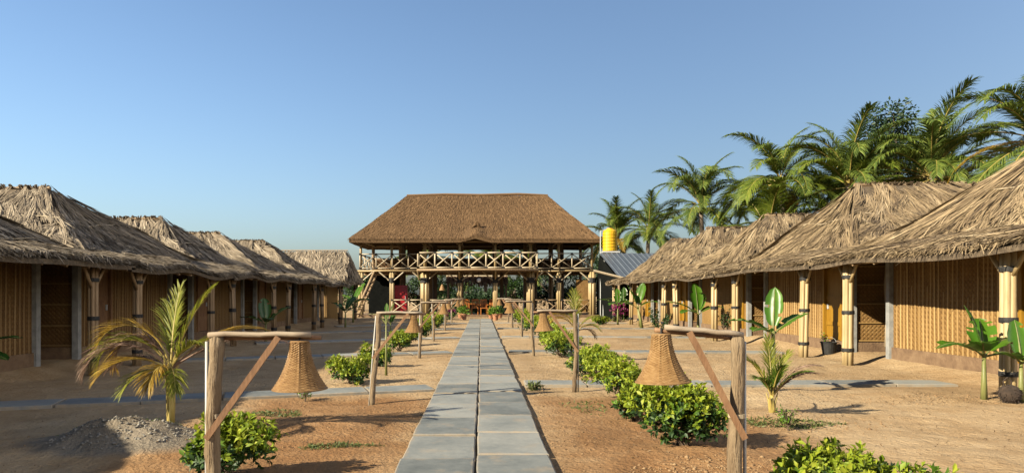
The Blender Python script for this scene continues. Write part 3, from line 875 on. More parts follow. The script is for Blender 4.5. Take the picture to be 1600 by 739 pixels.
def gable_hut():
    H = thing('thatched_hut', 'last thatched hut of the left row with a dark overhanging gable end', 'hut', (-8.2, 38.2, 0))
    rf = Roof(-7.15, -7.55, -14.0, -14.6, 38.2, 2.7, 2.15, 3.9, 77, sag=.03, lump=.04)
    roof = rf.shell(.12, H, 'thatch_under')
    rf.strands(8000, roof, 'thatch_grey', (.4, .9), (.03, .07), 401, fray=.4, wob=.4, faces=(0, 2), lift=(0, .08))
    rf.batten(.75, roof)
    b = MB(); b.tube([(-7.5, 38.2, 3.94), (-14, 38.2, 3.94)], .035, 6); b.build('ridge_pole', 'bamboo_old', roof)
    b = MB(); b.box((-11, 38.2, 1.2), (5.6, 4.2, 2.4)); b.build('wall', 'mat_wall', H)
    b = MB()
    for i in range(36):
        b.box((-8.185, 36.2 + i * .113, 1.2), (.015, .05, 2.3))
        b.box((-8.3 - i * .12, 36.088, 1.2), (.05, .015, 2.3))
    b.build('laths', 'lath', H, kind='stuff')
    for q in (-1, 1):
        bundle(H, -7.5, 38.2 + q * 2.2, 0, 2.3, .06, 5, .045, 'bamboo_old', (.2, .8), seed=q, far=True)
    return H
gable_hut()

# ------------------------------------------------------------------ the two storey pavilion
def pavilion():
    YF, YB = 45.0, 50.2
    sc_ = YF / F
    P = thing('pavilion', 'two storey bamboo pavilion with brown thatched hip roof and crossed railings', 'pavilion', (-.3, YF, 0))
    rf = Roof(-8.55, -5.15, 4.6, 7.75, 47.5, 3.6, 5.10, 8.42, 91, sag=.015, lump=.015, brow=(-.28, .45, .26))
    roof = rf.shell(.27, P, 'reed_under')
    rf.strands(42000, roof, 'reed', (.12, .30), (.018, .04), 55, fray=.08, wob=.12, segs=1, lift=(0, .03), eave=.06, faces=(0, 2, 3))
    b = MB(); b.tube([(-5.2, 47.5, 8.40), (-2.5, 47.52, 8.47), (0, 47.48, 8.43), (2.6, 47.5, 8.49), (4.65, 47.5, 8.41)], [.07, .09, .08, .09, .07], 7); b.build('ridge_cap', 'reed', roof)
    b = MB()
    r_ = random.Random(5)
    for i in range(60):
        x = -.28 + r_.gauss(0, .12)
        p = rf.at(np.array([0]), np.array([(x + 8.55) / 16.3]), np.array([.80]))[0]
        b.bar((x, p[1], p[2]), (-.28 + (x + .28) * .4, p[1] - .10, p[2] + r_.uniform(.15, .40)), .05, .02)
    b.build('eyebrow_tuft', 'reed', roof, kind='stuff')
    colx = [-7.97, -5.93, -3.73, -1.44, .93, 3.26, 5.13, 7.33]
    thick = {2: 1.3, 5: 1.2, 7: 1.1, 0: .8}
    ZD = 3.02
    b = MB(); b.box((-.32, 47.7, .06), (16.3, 6.2, .16)); b.build('floor', 'plinth', P)
    for i, x in enumerate(colx):
        t = thick.get(i, .75)
        p = bundle(P, x, YF, .1, ZD, .15 * t, 6, .085 * t, 'bamboo', (.80,), name='column', seed=i, far=True)
        b = MB(); R_ = .25 * t
        b.lathe((x, YF, 2.42), [(R_ * .8, -.17), (R_, -.17), (R_, .17), (R_ * .8, .17)], 12); b.build('strap', 'band', p)
        for w in (-1, 1):
            if (i == 0 and w < 0) or (i == 7 and w > 0):
                continue
            b = MB(); b.tube([(x + w * .18, YF - .14, 2.42), (x + w * .85, YF - .14, 3.0)], .045, 6); b.build('brace', 'bamboo_pale', p)
        # upper storey post
        b = MB(); b.smooth = True
        b.tube([(x, YF, ZD + .1), (x, YF, 5.4)], .085 if i not in (2, 5) else .11, 8); up = b.build('upper_post', 'bamboo', P)
        for w in (-1, 1):
            b = MB(); b.tube([(x, YF - .05, 4.72), (x + w * .5, YF - .05, 5.14)], .04, 6); b.build('brace', 'bamboo_old', up)
        # rear row
        b = MB(); b.tube([(x, YB, .1), (x, YB, 5.3)], .17 if i in (1, 2, 5, 6) else .12, 8); b.build('rear_column', 'bamboo_old', P)
        if i in (1, 2, 4, 5, 6):
            b = MB(); b.tube([(x + .5, 47.6, .1), (x + .5, 47.6, 5.9)], .15, 8); b.build('inner_column', 'stem_brown', P)
    # deck
    b = MB(); b.box((-.32, 47.6, ZD + .03), (15.9, 5.5, .10)); deck = b.build('deck', 'bamboo_old', P)
    b = MB(); b.box((-.23, 44.35, ZD + .06), (7.7, 1.25, .10)); b.build('balcony_deck', 'bamboo', P)
    for k, (x0, x1, y, z, r, m) in enumerate([(-8.2, -3.9, 44.83, ZD - .0, .06, 'bamboo'), (3.5, 7.55, 44.83, ZD - .0, .06, 'bamboo'), (-4.15, 3.7, 43.68, ZD + .03, .07, 'bamboo_old'), (-8.2, 7.6, 50.3, ZD, .1, 'bamboo_old'), (-8.2, 7.6, 47.6, ZD - .1, .1, 'bamboo_old'),
                                              (-8.0, 7.4, 45, 4.98, .09, 'bamboo_old'), (-8.0, 7.4, 50.2, 5.05, .09, 'bamboo_old')]):
        b = MB(); b.smooth = True; b.tube([(x0, y, z), ((x0 + x1) / 2, y, z + .03), (x1, y, z)], r, 8); b.build('beam', m, P)
    for x in colx:
        b = MB(); b.tube([(x + .2, 44.9, ZD - .08), (x + .2, 50.2, ZD - .08)], .07, 6); b.build('joist', 'bamboo_old', P)
        b = MB(); b.tube([(x + .1, 44.95, 5.02), (x + .1, 50.2, 5.02)], .06, 6); b.build('tie_beam', 'bamboo_old', P)
    for x in (-4.1, -1.44, .93, 3.65):
        b = MB(); b.tube([(x, 44.95, 2.45), (x, 43.75, ZD - .04)], .05, 6); b.build('balcony_bracket', 'bamboo', P)

    def rail(x0, x1, y, z0, z1, r=.035, mat='bamboo_pale', y1=None):
        """one crossed panel with its posts and rails, poles rounded"""
        y1 = y if y1 is None else y1
        b = MB(); b.smooth = True
        a = np.array([x0, y, 0.]); c = np.array([x1, y1, 0.]); up = np.array([0, 0, 1.])
        b.tube([a + up * z0, c + up * z0], r, 6); b.tube([a + up * z1, c + up * (z1 + .01)], r * 1.1, 6)
        b.tube([a + up * (z0 - .08), a + up * (z1 + .05)], r * 1.25, 6)
        b.tube([a + up * (z0 + .02), c + up * (z1 - .02)], r * .95, 6)
        q = np.array([0, .05, 0.]); b.tube([a + q + up * (z1 - .02), c + q + up * (z0 + .02)], r * .95, 6)
        o = b.build('railing_panel', mat, P)
        for zz in (z0, z1):
            b = MB(); b.box(a + up * zz, (.13, .13, .11)); b.build('lashing', 'band', o)
    def run(x0, x1, n, y, z0, z1, **k):
        for i in range(n):
            rail(x0 + (x1 - x0) * i / n, x0 + (x1 - x0) * (i + 1) / n, y, z0, z1, **k)
    run(-8.0, -3.75, 4, 44.86, ZD + .2, ZD + 1.12)
    run(3.3, 7.33, 3, 44.86, ZD + .2, ZD + 1.16)
    run(-4.08, 3.6, 7, 43.78, ZD + .2, ZD + 1.15, r=.046)
    for x in (-4.08, 3.6):
        rail(x, x, 43.78, ZD + .2, ZD + 1.15, y1=44.86)
    run(-8.0, 7.3, 9, 50.15, ZD + .2, ZD + 1.1, r=.04, mat='bamboo_old')
    run(-5.9, -1.5, 4, 44.9, .3, 1.12, r=.035)
    run(3.3, 7.3, 4, 44.9, .3, 1.12, r=.03, mat='bamboo_old')
    for x in (-8.0, 7.33):
        for k in range(3):
            rail(x, x, 45 + k * 1.7, ZD + .2, ZD + 1.1, y1=46.7 + k * 1.7)
    # mat screen on the right end and a dark net beside the stair on the left
    b = MB(); b.box((6.75, 45.35, 1.35), (.9, .05, 2.2)); b.build('mat_screen', 'mat_wall', P)
    b = MB(); b.box((-6.9, 48.3, 1.55), (2.2, .05, 2.8)); b.build('shade_net', 'net', P)
    b = MB(); b.box((-4.9, 50.05, 4.1), (1.1, .06, 2.0)); b.build('mat_screen', 'reed_under', P)
    for k, (x0, x1) in enumerate([(-7.9, -6.0), (-5.95, -3.8), (-3.75, -1.5), (-1.45, .9), (.95, 3.2), (3.25, 5.1), (5.15, 7.2)]):  # added dark screens, there to darken the upper storey behind the railings
        b = MB(); b.box(((x0 + x1) / 2, 50.0, ZD + .55), (x1 - x0, .05, 1.0)); b.build('mat_screen', 'reed_under', P)
    for k, (x, y) in enumerate([(-6.6, 47.2), (-4.7, 46.6), (-2.4, 46.5), (1.9, 46.6), (4.3, 46.9), (6.0, 47.0)]):
        b = MB(); b.box((x, y, ZD + .82), (1.2, .8, .05)); b.box((x, y, ZD + .44), (.12, .12, .72)); b.build('counter', 'brace', P)
    # stair on the left end
    st = None
    for q in (0, 1):
        b = MB(); b.tube([(-8.2 + q * .1, 43.7 + q * .9, .02), (-7.0 + q * .1, 44.45 + q * .9, 3.0)], .07, 7)
        o = b.build('stair_stringer', 'bamboo_old', P)
        st = st or o
    for k in range(9):
        t = (k + .7) / 10
        b = MB(); b.tube([(-8.2 + 1.2 * t, 43.7 + .75 * t, 3 * t), (-8.1 + 1.2 * t, 44.6 + .75 * t, 3 * t)], .045, 6); b.build('tread', 'bamboo_old', st)
    b = MB(); b.box((-.35, 53.4, 2.95), (4.8, .12, .12)); b.build('back_beam', 'bamboo_pale', P)
    for x in (-2.6, 1.95):
        b = MB(); b.tube([(x, 53.4, 0), (x, 53.4, 3.0)], .09, 7); b.build('back_post', 'bamboo_old', P)
    r2 = random.Random(9); b = MB()
    for i in range(420):
        x = r2.uniform(-2.7, 2.05); l = r2.uniform(.25, .85); y = 53.3 + r2.uniform(-.12, .12)
        b.bar((x, y, 2.92), (x + r2.uniform(-.18, .18), y, 2.92 - l), .05, .01)
    b.build('thatch_fringe', 'frond_dry', P, kind='stuff')
    return P
pavilion()

# ------------------------------------------------------------------ bell lamps along the path
def bell_mesh():
    rows, sec = 40, 56
    V, Fc = [], []
    for i in range(rows + 1):
        t = i / rows
        r = .052 + .012 * t + .088 * t ** 2.1
        for j in range(sec):
            a = 2 * math.pi * j / sec
            e = .0035 if (i + (j // 2)) % 2 else -.0015
            e += .004 if j % 7 == 0 else 0
            if i in (0, rows):
                e = .005
            V.append(((r + e) * math.cos(a), (r + e) * math.sin(a), -.27 * t))
    for i in range(rows):
        for j in range(sec):
            k = (j + 1) % sec
            Fc.append((i * sec + j, (i + 1) * sec + j, (i + 1) * sec + k, i * sec + k))
    b = MB(); b.add(V, Fc)
    b.lathe((0, 0, 0), [(.0, .006), (.05, .006), (.056, 0)], 20)
    b.lathe((0, 0, -.27), [(.150, .006), (.158, .003), (.158, -.004), (.150, -.006), (.148, 0)], 40)
    return b.mesh('bell_shade', 'cane')
BELL = bell_mesh()
def lamp(x, y, d, h, label, seed, arm=.60, bell=.5, rise=.0, bscale=1.0, lean=0.0, r=.045, tall=0.0, second=True):
    r = r * .9
    """d=+1: arm to the right"""
    rr = random.Random(seed)
    z0 = G(x, y) - .03
    Lm = thing('path_lamp', label, 'lamp', (x, y, z0), 0, 'bell lamps lining the path')
    b = MB(); b.smooth = True
    pts, rad = [], []
    for i in range(19):
        t = i / 18
        pts.append((lean * t + .012 * math.sin(t * 7 + seed) + rr.uniform(-.004, .004), .010 * math.sin(t * 5 + seed * 2) + rr.uniform(-.004, .004), (h - z0 + tall) * t)); rad.append(r * (1.12 - .2 * t + rr.uniform(-.07, .07) + (.14 if rr.random() < .12 else 0)))
    b.tube(pts, rad, 12); b.build('post', 'log', Lm, local=True)
    z = h - z0
    top = lean
    b = MB(); b.smooth = True
    n = 6
    b.tube([(top - d * .03 + d * (arm + .03) * i / n, -.02 + rr.uniform(-.004, .004), z + .012 + rise * i / n + rr.uniform(-.004, .004)) for i in range(n + 1)], .016, 8); b.build('arm', 'stick', Lm, local=True)
    if second:
        b = MB(); b.smooth = True
        b.tube([(top + d * .02 + d * (arm + .03) * i / n, .016 + rr.uniform(-.004, .004), z - .008 + rise * i / n) for i in range(n + 1)], .014, 8); b.build('arm', 'brace', Lm, local=True)
    b = MB()
    b.bar((top + d * arm * .68, -.045, z + rise * .6), (top * .5 - d * .03, -.055, z - .58 * min(1, h / 1.1)), .014, .034); b.build('brace', 'brace', Lm, local=True)
    b = MB(); b.tube([(top + d * bell, 0, z + rise * .9 + .01), (top + d * bell, 0, z - .035 + rise * .9)], .006, 5); b.build('hanger', 'band', Lm, local=True)
    s = link('bell_shade', BELL, Lm, (top + d * bell, 0, z - .03 + rise * .9), (rr.uniform(-.05, .05), rr.uniform(-.10, .10), rr.uniform(0, 6)))
    s.scale = (bscale, bscale, bscale)
    b = MB(); b.smooth = True
    b.tube([(-d * (r + .012) , .01, 0), (-d * (r + .012) + lean * .5, .012, z * .5), (-d * (r + .01) + lean, .01, z - .03)], .010, 7); b.build('conduit', 'pvc', Lm, local=True)
    b = MB(); b.lathe((lean * .62, 0, z * .62), [(r * 1.05, -.012), (r * 1.16, -.012), (r * 1.16, .012), (r * 1.05, .012)], 12); b.build('tie', 'bamboo_pale', Lm, local=True)
    return Lm
lamp(-1.54, 3.93, 1, 1.165, 'nearest bell lamp left of the path, thick log post and diagonal brace', 1, arm=.56, bell=.49)
lamp(1.475, 3.93, -1, 1.165, 'nearest bell lamp right of the path, thick log post beside a leafy bush', 2, arm=.42, bell=.435, rise=.045, second=True)
lamp(-1.42, 8.85, 1, 1.17, 'second bell lamp from the camera, left of the path, leaning post', 3, arm=.56, bell=.45, lean=.09, bscale=.78, r=.036)
lamp(1.37, 9.9, -1, 1.17, 'second bell lamp from the camera, right of the path, slim post', 4, arm=.56, bell=.47, r=.034, bscale=.92)
for i, (x, y) in enumerate([(-1.4, 15.5), (-1.47, 21.2), (-1.47, 27.5), (-1.5, 34.0)]):
    lamp(x, y, 1, 1.24, f'{["third", "fourth", "fifth", "sixth"][i]} bell lamp from the camera on the left of the path', 10 + i, bscale=.85, r=.032, tall=.1 if i == 0 else 0, lean=(.05, -.04, .03, .06)[i])
for i, (x, y) in enumerate([(1.22, 16.0), (1.34, 22.6), (1.32, 28.8), (1.38, 35.0)]):
    lamp(x, y, -1, 1.26, f'{["third", "fourth", "fifth", "sixth"][i]} bell lamp from the camera on the right of the path', 20 + i, bscale=.85, r=.030, lean=(-.05, .03, -.04, .05)[i])

# ------------------------------------------------------------------ plants
def unit(v):
    return v / (np.linalg.norm(v, axis=-1, keepdims=True) + 1e-9)

def leaves(P, D, N, L, W, fold=.18, curl=.15):
    """many small folded leaves: base points, directions, normals -> verts, quads (two quads per leaf)"""
    n = len(P)
    D = unit(D); S = unit(np.cross(D, N)); N = unit(np.cross(S, D))
    L = np.asarray(L)[:, None]; W = np.asarray(W)[:, None]
    V = np.zeros((n, 6, 3))
    V[:, 0] = P
    V[:, 1] = P + D * L * .55 - S * W / 2 + N * fold * W
    V[:, 2] = P + D * L * .55
    V[:, 3] = P + D * L * .55 + S * W / 2 + N * fold * W
    V[:, 4] = P + D * L - N * curl * L
    V[:, 5] = P + D * L * .25
    b = np.arange(n)[:, None] * 6
    Q = np.concatenate([b + np.array([5, 2, 1, 0]), b + np.array([0, 3, 2, 5]), b + np.array([2, 4, 1, 1]), b + np.array([2, 3, 4, 4])])
    # triangles need their own array, keep all as quads/tri split
    T = np.concatenate([b + np.array([0, 2, 1]), b + np.array([0, 3, 2]), b + np.array([2, 4, 1]), b + np.array([2, 3, 4])])
    return V.reshape(-1, 3), T

def bush(x, y, wx, wy, h, label, seed, n=150, leaf=.062, group='leafy green bushes lining the path', new=.78, mats=('leaf_old', 'leaf_mid', 'leaf_new')):
    rs = np.random.RandomState(seed)
    z0 = G(x, y)
    B = thing('bush', label, 'bush', (x, y, z0 - .02), 0, group)
    # lumpy half dome made of several boughs
    nb = 9; n = int(n * 1.9)
    ca = rs.uniform(0, 6.28, nb); cr = rs.uniform(.2, .62, nb)
    C = np.stack([cr * np.cos(ca) * wx / 2, cr * np.sin(ca) * wy / 2, h * rs.uniform(.30, .66, nb)], 1)
    Rr = np.stack([rs.uniform(.42, .6, nb) * wx / 2, rs.uniform(.42, .6, nb) * wy / 2, rs.uniform(.28, .4, nb) * h], 1)
    k = rs.randint(0, nb, n)
    d = unit(rs.normal(size=(n, 3)) + np.array([0, 0, .35]))
    rad = rs.uniform(.35, 1.0, n) ** .5
    tip = C[k] + d * Rr[k] * rad[:, None]
    tip[:, 2] = np.maximum(tip[:, 2], rs.uniform(.03, .12, n))
    per = 8
    P = np.repeat(tip, per, 0)
    out = np.repeat(unit(d + np.array([0, 0, .5])), per, 0)
    m = n * per
    sp = unit(rs.normal(size=(m, 3)))
    D = unit(out * rs.uniform(.15, 1.0, m)[:, None] + sp * .8)
    P = P - out * rs.uniform(0, .07, m)[:, None]
    N = unit(out + rs.normal(size=(m, 3)) * .4)
    L = leaf * rs.uniform(.6, 1.25, m); W = L * rs.uniform(.38, .52, m)
    V, T = leaves(P, D, N, L, W)
    V[:, 2] = np.maximum(V[:, 2], .01)
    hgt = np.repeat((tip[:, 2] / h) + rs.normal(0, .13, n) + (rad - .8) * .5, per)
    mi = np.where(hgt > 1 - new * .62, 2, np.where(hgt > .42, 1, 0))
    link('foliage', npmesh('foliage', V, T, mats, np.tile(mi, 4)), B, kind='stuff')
    b = MB()
    for i in range(nb):
        b.tube([(rs.uniform(-.05, .05), rs.uniform(-.05, .05), 0), C[i] * np.array([.6, .6, .5]), C[i] + np.array([0, 0, .05])], [.013, .010, .005], 5)
    b.build('stem', 'stem_brown', B, local=True)
    return B

bush(-1.95, 5.15, .86, .62, .52, 'bushy green shrub behind the nearest left lamp post', 1, 210)
bush(2.40, 4.25, 1.45, .70, .53, 'yellow-green bush at the bottom right of the picture', 2, 400)
bush(1.84, 6.25, .92, .70, .73, 'large glossy bush under the nearest right bell lamp', 3, 330)
bush(1.90, 9.3, 1.05, 1.2, .60, 'bush right of the path just behind the largest glossy one', 4, 330)
bush(1.78, 7.75, .6, .6, .48, 'small bush between the largest glossy one and the next', 75, 130)
bush(2.02, 12.2, 1.15, 1.5, .66, 'bush right of the path behind the second right lamp', 5, 330)
bush(1.85, 15.6, 1.0, 1.6, .66, 'bush right of the path under the second right bell', 6, 260, leaf=.065)
bush(-2.06, 10.9, .85, .75, .52, 'bush left of the path before the second left lamp', 7, 200)
bush(-2.10, 13.7, .75, .8, .54, 'bush directly behind the second left lamp post', 8, 150, leaf=.065)
bush(-2.08, 17.2, .75, .8, .55, 'bush left of the path under the second left bell', 9, 130, leaf=.07)
i = 30
for y, hh in ((19.2, .6), (22.4, .75), (25.5, .7), (28.7, .75), (32.0, .7), (35.2, .7)):
    w = ['fourth', 'fifth', 'sixth', 'seventh', 'eighth', 'ninth'][i - 30]
    bush(-2.15, y + .3, .9, 1.1, hh, f'far bush left of the path, {w} in its row from the camera', i, 110, leaf=.085)
    bush(2.0, y, .95, 1.2, hh + .08, f'far bush right of the path, {["fifth", "sixth", "seventh", "eighth", "ninth", "tenth"][i - 30]} in its row from the camera', i + 40, 120, leaf=.085)
    i += 1
bush(-1.85, 38.9, .9, .8, .8, 'flowering magenta shrub left of the pavilion entrance', 61, 120, leaf=.085, group=None, mats=('leaf_old', 'leaf_mid', 'magenta'))
bush(7.55, 36.9, 1.1, .8, 1.1, 'magenta flowering shrub beside the pavilion\'s right end', 62, 120, leaf=.1, group=None, mats=('leaf_old', 'magenta', 'magenta'))
bush(5.9, 33.2, 1.0, .6, .45, 'low yellow-green shrub among the far right banana plants', 63, 110, leaf=.085, group=None, new=.8)

def frond_mesh(L, nl, leaf, lw, th0, droop, seed, mats=('frond', 'stem_gold'), sag=.55, pw=1.5, start=.15, rr=.02, tipl=.45, spread=58, curl=0.0, lift=.25):
    """arching pinnate frond in the local XZ plane starting at the origin"""
    rs = np.random.RandomState(seed)
    K = 24
    t = np.linspace(0, 1, K + 1)
    th = th0 - droop * t ** pw
    ds = L / K
    yaw = curl * t ** 2
    dx = np.cos(th) * np.cos(yaw); dy = np.cos(th) * np.sin(yaw); dz = np.sin(th)
    P = np.vstack([[0, 0, 0], np.cumsum(np.stack([dx, dy, dz], 1)[:-1] * ds, 0)])
    T = np.stack([dx, dy, dz], 1)
    b = MB(); b.tube(P, rr * (1 - .85 * t), 5, mi=1, cap=False)
    V, Fq = [], []
    seg = 3
    vs, fs = [], []
    for i in range(nl):
        q = start + (1 - start) * (i + .5) / nl
        k = min(int(q * K), K - 1); fr = q * K - k
        p = P[k] * (1 - fr) + P[k + 1] * fr
        tg = T[k] / np.linalg.norm(T[k])
        side0 = np.cross([0, 0, 1.0], tg); 
        if np.linalg.norm(side0) < 1e-3: side0 = np.array([0, 1.0, 0])
        side0 /= np.linalg.norm(side0); up = np.cross(tg, side0)
        prof = min(1, .45 + 2.6 * (q - start)) * (1 - (1 - tipl) * max(0, (q - .45) / .55) ** 1.6)
        for sd in (-1, 1):
            ll = leaf * prof * rs.uniform(.85, 1.12)
            A = R(spread * (1 - .45 * q) + rs.normal(0, 5))
            d = tg * math.cos(A) + (side0 * sd * math.cos(lift) + up * math.sin(lift)) * math.sin(A)
            d /= np.linalg.norm(d)
            c = p.copy(); dd = d.copy()
            pts = [c.copy()]
            sg = sag * rs.uniform(.7, 1.35)
            for s_ in range(seg):
                c = c + dd * ll / seg
                pts.append(c.copy())
                dd = dd + np.array([0, 0, -sg * (s_ + 1) / seg]); dd /= np.linalg.norm(dd)
            base = len(vs)
            for s_, c in enumerate(pts):
                tt = s_ / seg
                w = lw * (.6 + .4 * math.sin(math.pi * min(1, tt + .3))) * (1 if tt < .99 else .12)
                wd = np.cross(d, up); wd = wd / (np.linalg.norm(wd) + 1e-9)
                wd = wd * .85 + up * .5 * sd * rs.uniform(-1, 1); wd /= np.linalg.norm(wd)
                vs.append(c - wd * w / 2); vs.append(c + wd * w / 2)
            for s_ in range(seg):
                fs.append((base + 2 * s_, base + 2 * s_ + 1, base + 2 * s_ + 3, base + 2 * s_ + 2))
    b.add(vs, fs, 0)
    return b.mesh('frond', mats)

# background coconut palms
FV = []
for th, dr in ((84, 55), (74, 85), (60, 95), (44, 100), (24, 95), (4, 80), (66, 130), (-20, 50)):
    FV.append(frond_mesh(4.2, 96, 1.12, .042, R(th), R(dr), int(th + 200), sag=.85, pw=1.6, rr=.035))
FL = [frond_mesh(4.2, 96, 1.12, .042, R(th), R(dr), int(th + 300), mats=('frond_light', 'stem_gold'), sag=.6, pw=1.6, rr=.035) for th, dr in ((70, 80), (38, 85), (14, 80), (0, 70))]
FG = [frond_mesh(3.8, 80, .85, .034, R(th), R(dr), int(th + 400), mats=('frond_gold', 'stem_gold'), sag=.8, pw=1.4, rr=.035) for th, dr in ((4, 80), (-8, 55), (20, 110))]
def palm(x, y, zc, label, seed, n=24, s=1.0, light=.15, gold=.03, wind=0.0):
    rr = random.Random(seed); n += 2
    T = thing('palm_tree', label, 'palm tree', (x, y, 0), 0, 'coconut palms behind the huts')
    b = MB(); b.smooth = True
    lx, ly = rr.uniform(-.6, .6), rr.uniform(-.4, .4)
    pts, rad = [], []
    for i in range(15):
        t = i / 14
        pts.append((lx * (t * t - 1), ly * (t * t - 1), -.1 + (zc + .1) * t)); rad.append(.21 * (1 - .45 * t) * (1.06 if i % 2 else .97) + (.08 if i == 0 else 0))
    b.tube(pts, rad, 9); b.build('trunk', 'trunk', T, local=True)
    for i in range(n):
        q = (i + .5) / n
        if q < .62:
            me = FV[min(int(q / .62 * 5), 4)] if rr.random() > .25 else FV[6]
        else:
            me = FV[rr.choice((4, 5, 7))]
        if rr.random() < light: me = rr.choice(FL)
        if q > .7 and rr.random() < gold * 3: me = rr.choice(FG)
        a = i * 2.39996 + rr.uniform(-.3, .3)
        k = s * rr.uniform(.82, 1.1)
        o = link('frond', me, T, (0, 0, zc - .25 * q), (rr.uniform(-.12, .12), rr.uniform(-.1, .1) , a))
        o.scale = (k, k, k)
    b = MB()
    for i in range(7):
        a = rr.uniform(0, 6.28)
        b.lathe((.24 * math.cos(a), .24 * math.sin(a), zc - .35 + rr.uniform(-.15, .1)), [(.0, -.13), (.08, -.09), (.11, 0), (.07, .10), (0, .13)], 8)
    b.build('coconut_cluster', 'pseudostem', T, local=True)
    return T
palm(21.2, 32.0, 7.1, 'tall coconut palm above the right huts, right of the leafy tree', 1, 28, 1.0)
palm(18.4, 34.0, 7.0, 'coconut palm directly left of the round leafy tree', 2, 27, 1.0)
palm(16.7, 38.0, 7.9, 'coconut palm with upright fronds above the third right hut', 3, 26, 1.0, light=.4)
palm(14.2, 44.0, 7.3, 'coconut palm fourth from the right, behind the sheet metal roof', 4, 24, .95)
palm(12.3, 50.0, 6.3, 'small far coconut palm right of the yellow tank', 5, 23, .85)
palm(10.4, 52.0, 5.7, 'farthest low coconut palm behind the yellow tank', 6, 23, .85)
palm(22.9, 28.0, 8.0, 'yellowing coconut palm cut off by the right edge', 7, 26, 1.0, light=.3, gold=.04)
palm(20.2, 38.0, 5.6, 'low coconut palm between the two tallest palms', 8, 25, 1.0, light=.2, gold=.06)
palm(24.2, 36.0, 6.2, 'coconut palm with golden hanging fronds low behind the rightmost roof', 9, 25, 1.0, gold=.4)
palm(15.2, 36.0, 4.6, 'low bright green coconut palm just above the far right roofs', 10, 22, .95, light=.9)
palm(18.6, 42.0, 5.2, 'dark low coconut palm behind the third right hut', 13, 23, 1.0)
palm(-5.2, 62.0, 4.6, 'coconut palm seen through the left upper storey of the pavilion', 11, 22, .9, light=.4)
palm(.4, 66.0, 4.4, 'coconut palm seen through the middle of the pavilion\'s upper storey', 12, 22, .95)
palm(4.2, 60.0, 4.3, 'coconut palm seen through the right of the pavilion\'s upper storey', 14, 22, .9)

def tree(x, y, z0, cr, cz, label, seed, n=5000, leaf=.22, mats='leaf_dark', name='leafy_tree', group=None, nc=26):
    rs = np.random.RandomState(seed)
    T = thing(name, label, 'tree', (x, y, z0), 0, group)
    cx, cy, ch = cr
    C = unit(rs.normal(size=(nc, 3))) * (rs.uniform(.2, 1, nc) ** .45)[:, None] * np.array([cx, cy, ch]) + np.array([0, 0, cz])
    b = MB(); b.smooth = True
    b.tube([(0, 0, -.1), (.1, 0, cz * .4), (-.05, .1, cz * .75), (0, 0, cz + ch * .3)], [.3, .22, .16, .06], 8)
    b.build('trunk', 'bark', T, local=True)
    b = MB()
    for c in C:
        s = np.array([0, 0, cz * .55 + rs.uniform(0, .25) * cz])
        b.tube([s, (s + c) / 2 + np.array([0, 0, -.15]), c], [.07, .045, .015], 5)
    b.build('limb', 'bark', T, local=True)
    k = rs.randint(0, nc, n)
    d = unit(rs.normal(size=(n, 3)))
    P = C[k] + d * (rs.uniform(0, 1, n) ** .5)[:, None] * rs.uniform(.28, .42, nc)[k][:, None] * np.array([cx, cy, ch * .8])
    D = unit(d + rs.normal(size=(n, 3)) * .7); N = unit(rs.normal(size=(n, 3)) + np.array([0, 0, .6]))
    L = leaf * rs.uniform(.6, 1.3, n)
    V, Tq = leaves(P, D, N, L, L * .5)
    V[:, 2] = np.maximum(V[:, 2], .02)
    link('crown', npmesh('crown', V, Tq, mats), T, kind='stuff')
    return T
tree(24.4, 40.0, 0, (2.1, 2.0, 2.6), 10.0, 'round leafy tree rising between the tall coconut palms', 1, 5200, .24, nc=30)
tree(-10.6, 60.0, 0, (2.4, 2, 1.7), 2.2, 'bushy tree left of the pavilion behind the gabled hut', 3, 3000, .26, mats='leaf_old')
tree(-5.6, 63.0, 0, (2.6, 2, 1.5), 1.9, 'bushy tree behind the pavilion at its left third', 4, 3000, .26, mats='leaf_old')
tree(-1.6, 72.0, 0, (3.4, 2, 1.3), 1.6, 'low bushy tree far behind the pavilion entrance', 5, 2600, .28, mats='leaf_old')
tree(3.2, 64.0, 0, (2.2, 2, 1.6), 1.9, 'bushy tree behind the pavilion right of its entrance', 6, 3000, .26, mats='leaf_old')
tree(5.6, 54.5, 0, (2.6, 1.6, 1.9), 1.9, 'dark bushy tree behind the pavilion\'s right end', 7, 3200, .26)
tree(10.2, 58.0, 0, (2.6, 2, 2.2), 2.6, 'dark bushy tree behind the sheet metal roofed shed', 8, 3200, .28)
tree(-16.5, 64.0, 0, (3.0, 2, 1.6), 2.0, 'bushy tree far behind the left huts', 9, 2000, .3)

# dark clipped hedge behind the seats
def hedge():
    rs = np.random.RandomState(4)
    n = 3000
    P = np.stack([rs.uniform(-2.4, 1.9, n), rs.uniform(55.2, 55.9, n), rs.uniform(.05, 1.6, n)], 1)
    D = unit(rs.normal(size=(n, 3))); V, T = leaves(P, D, unit(rs.normal(size=(n, 3))), np.full(n, .2), np.full(n, .12))
    V[:, 2] = np.maximum(V[:, 2], .01)
    h = thing('hedge', 'dark clipped hedge behind the orange seats', 'hedge', (-.25, 55.5, 0))
    link('foliage', npmesh('foliage', V - np.array([-.25, 55.5, 0]), T, 'leaf_dark'), h, kind='stuff')
    b = MB(); b.box((-.25, 55.55, .75), (4.2, .5, 1.5)); b.build('core', 'leaf_dark', h)
hedge()

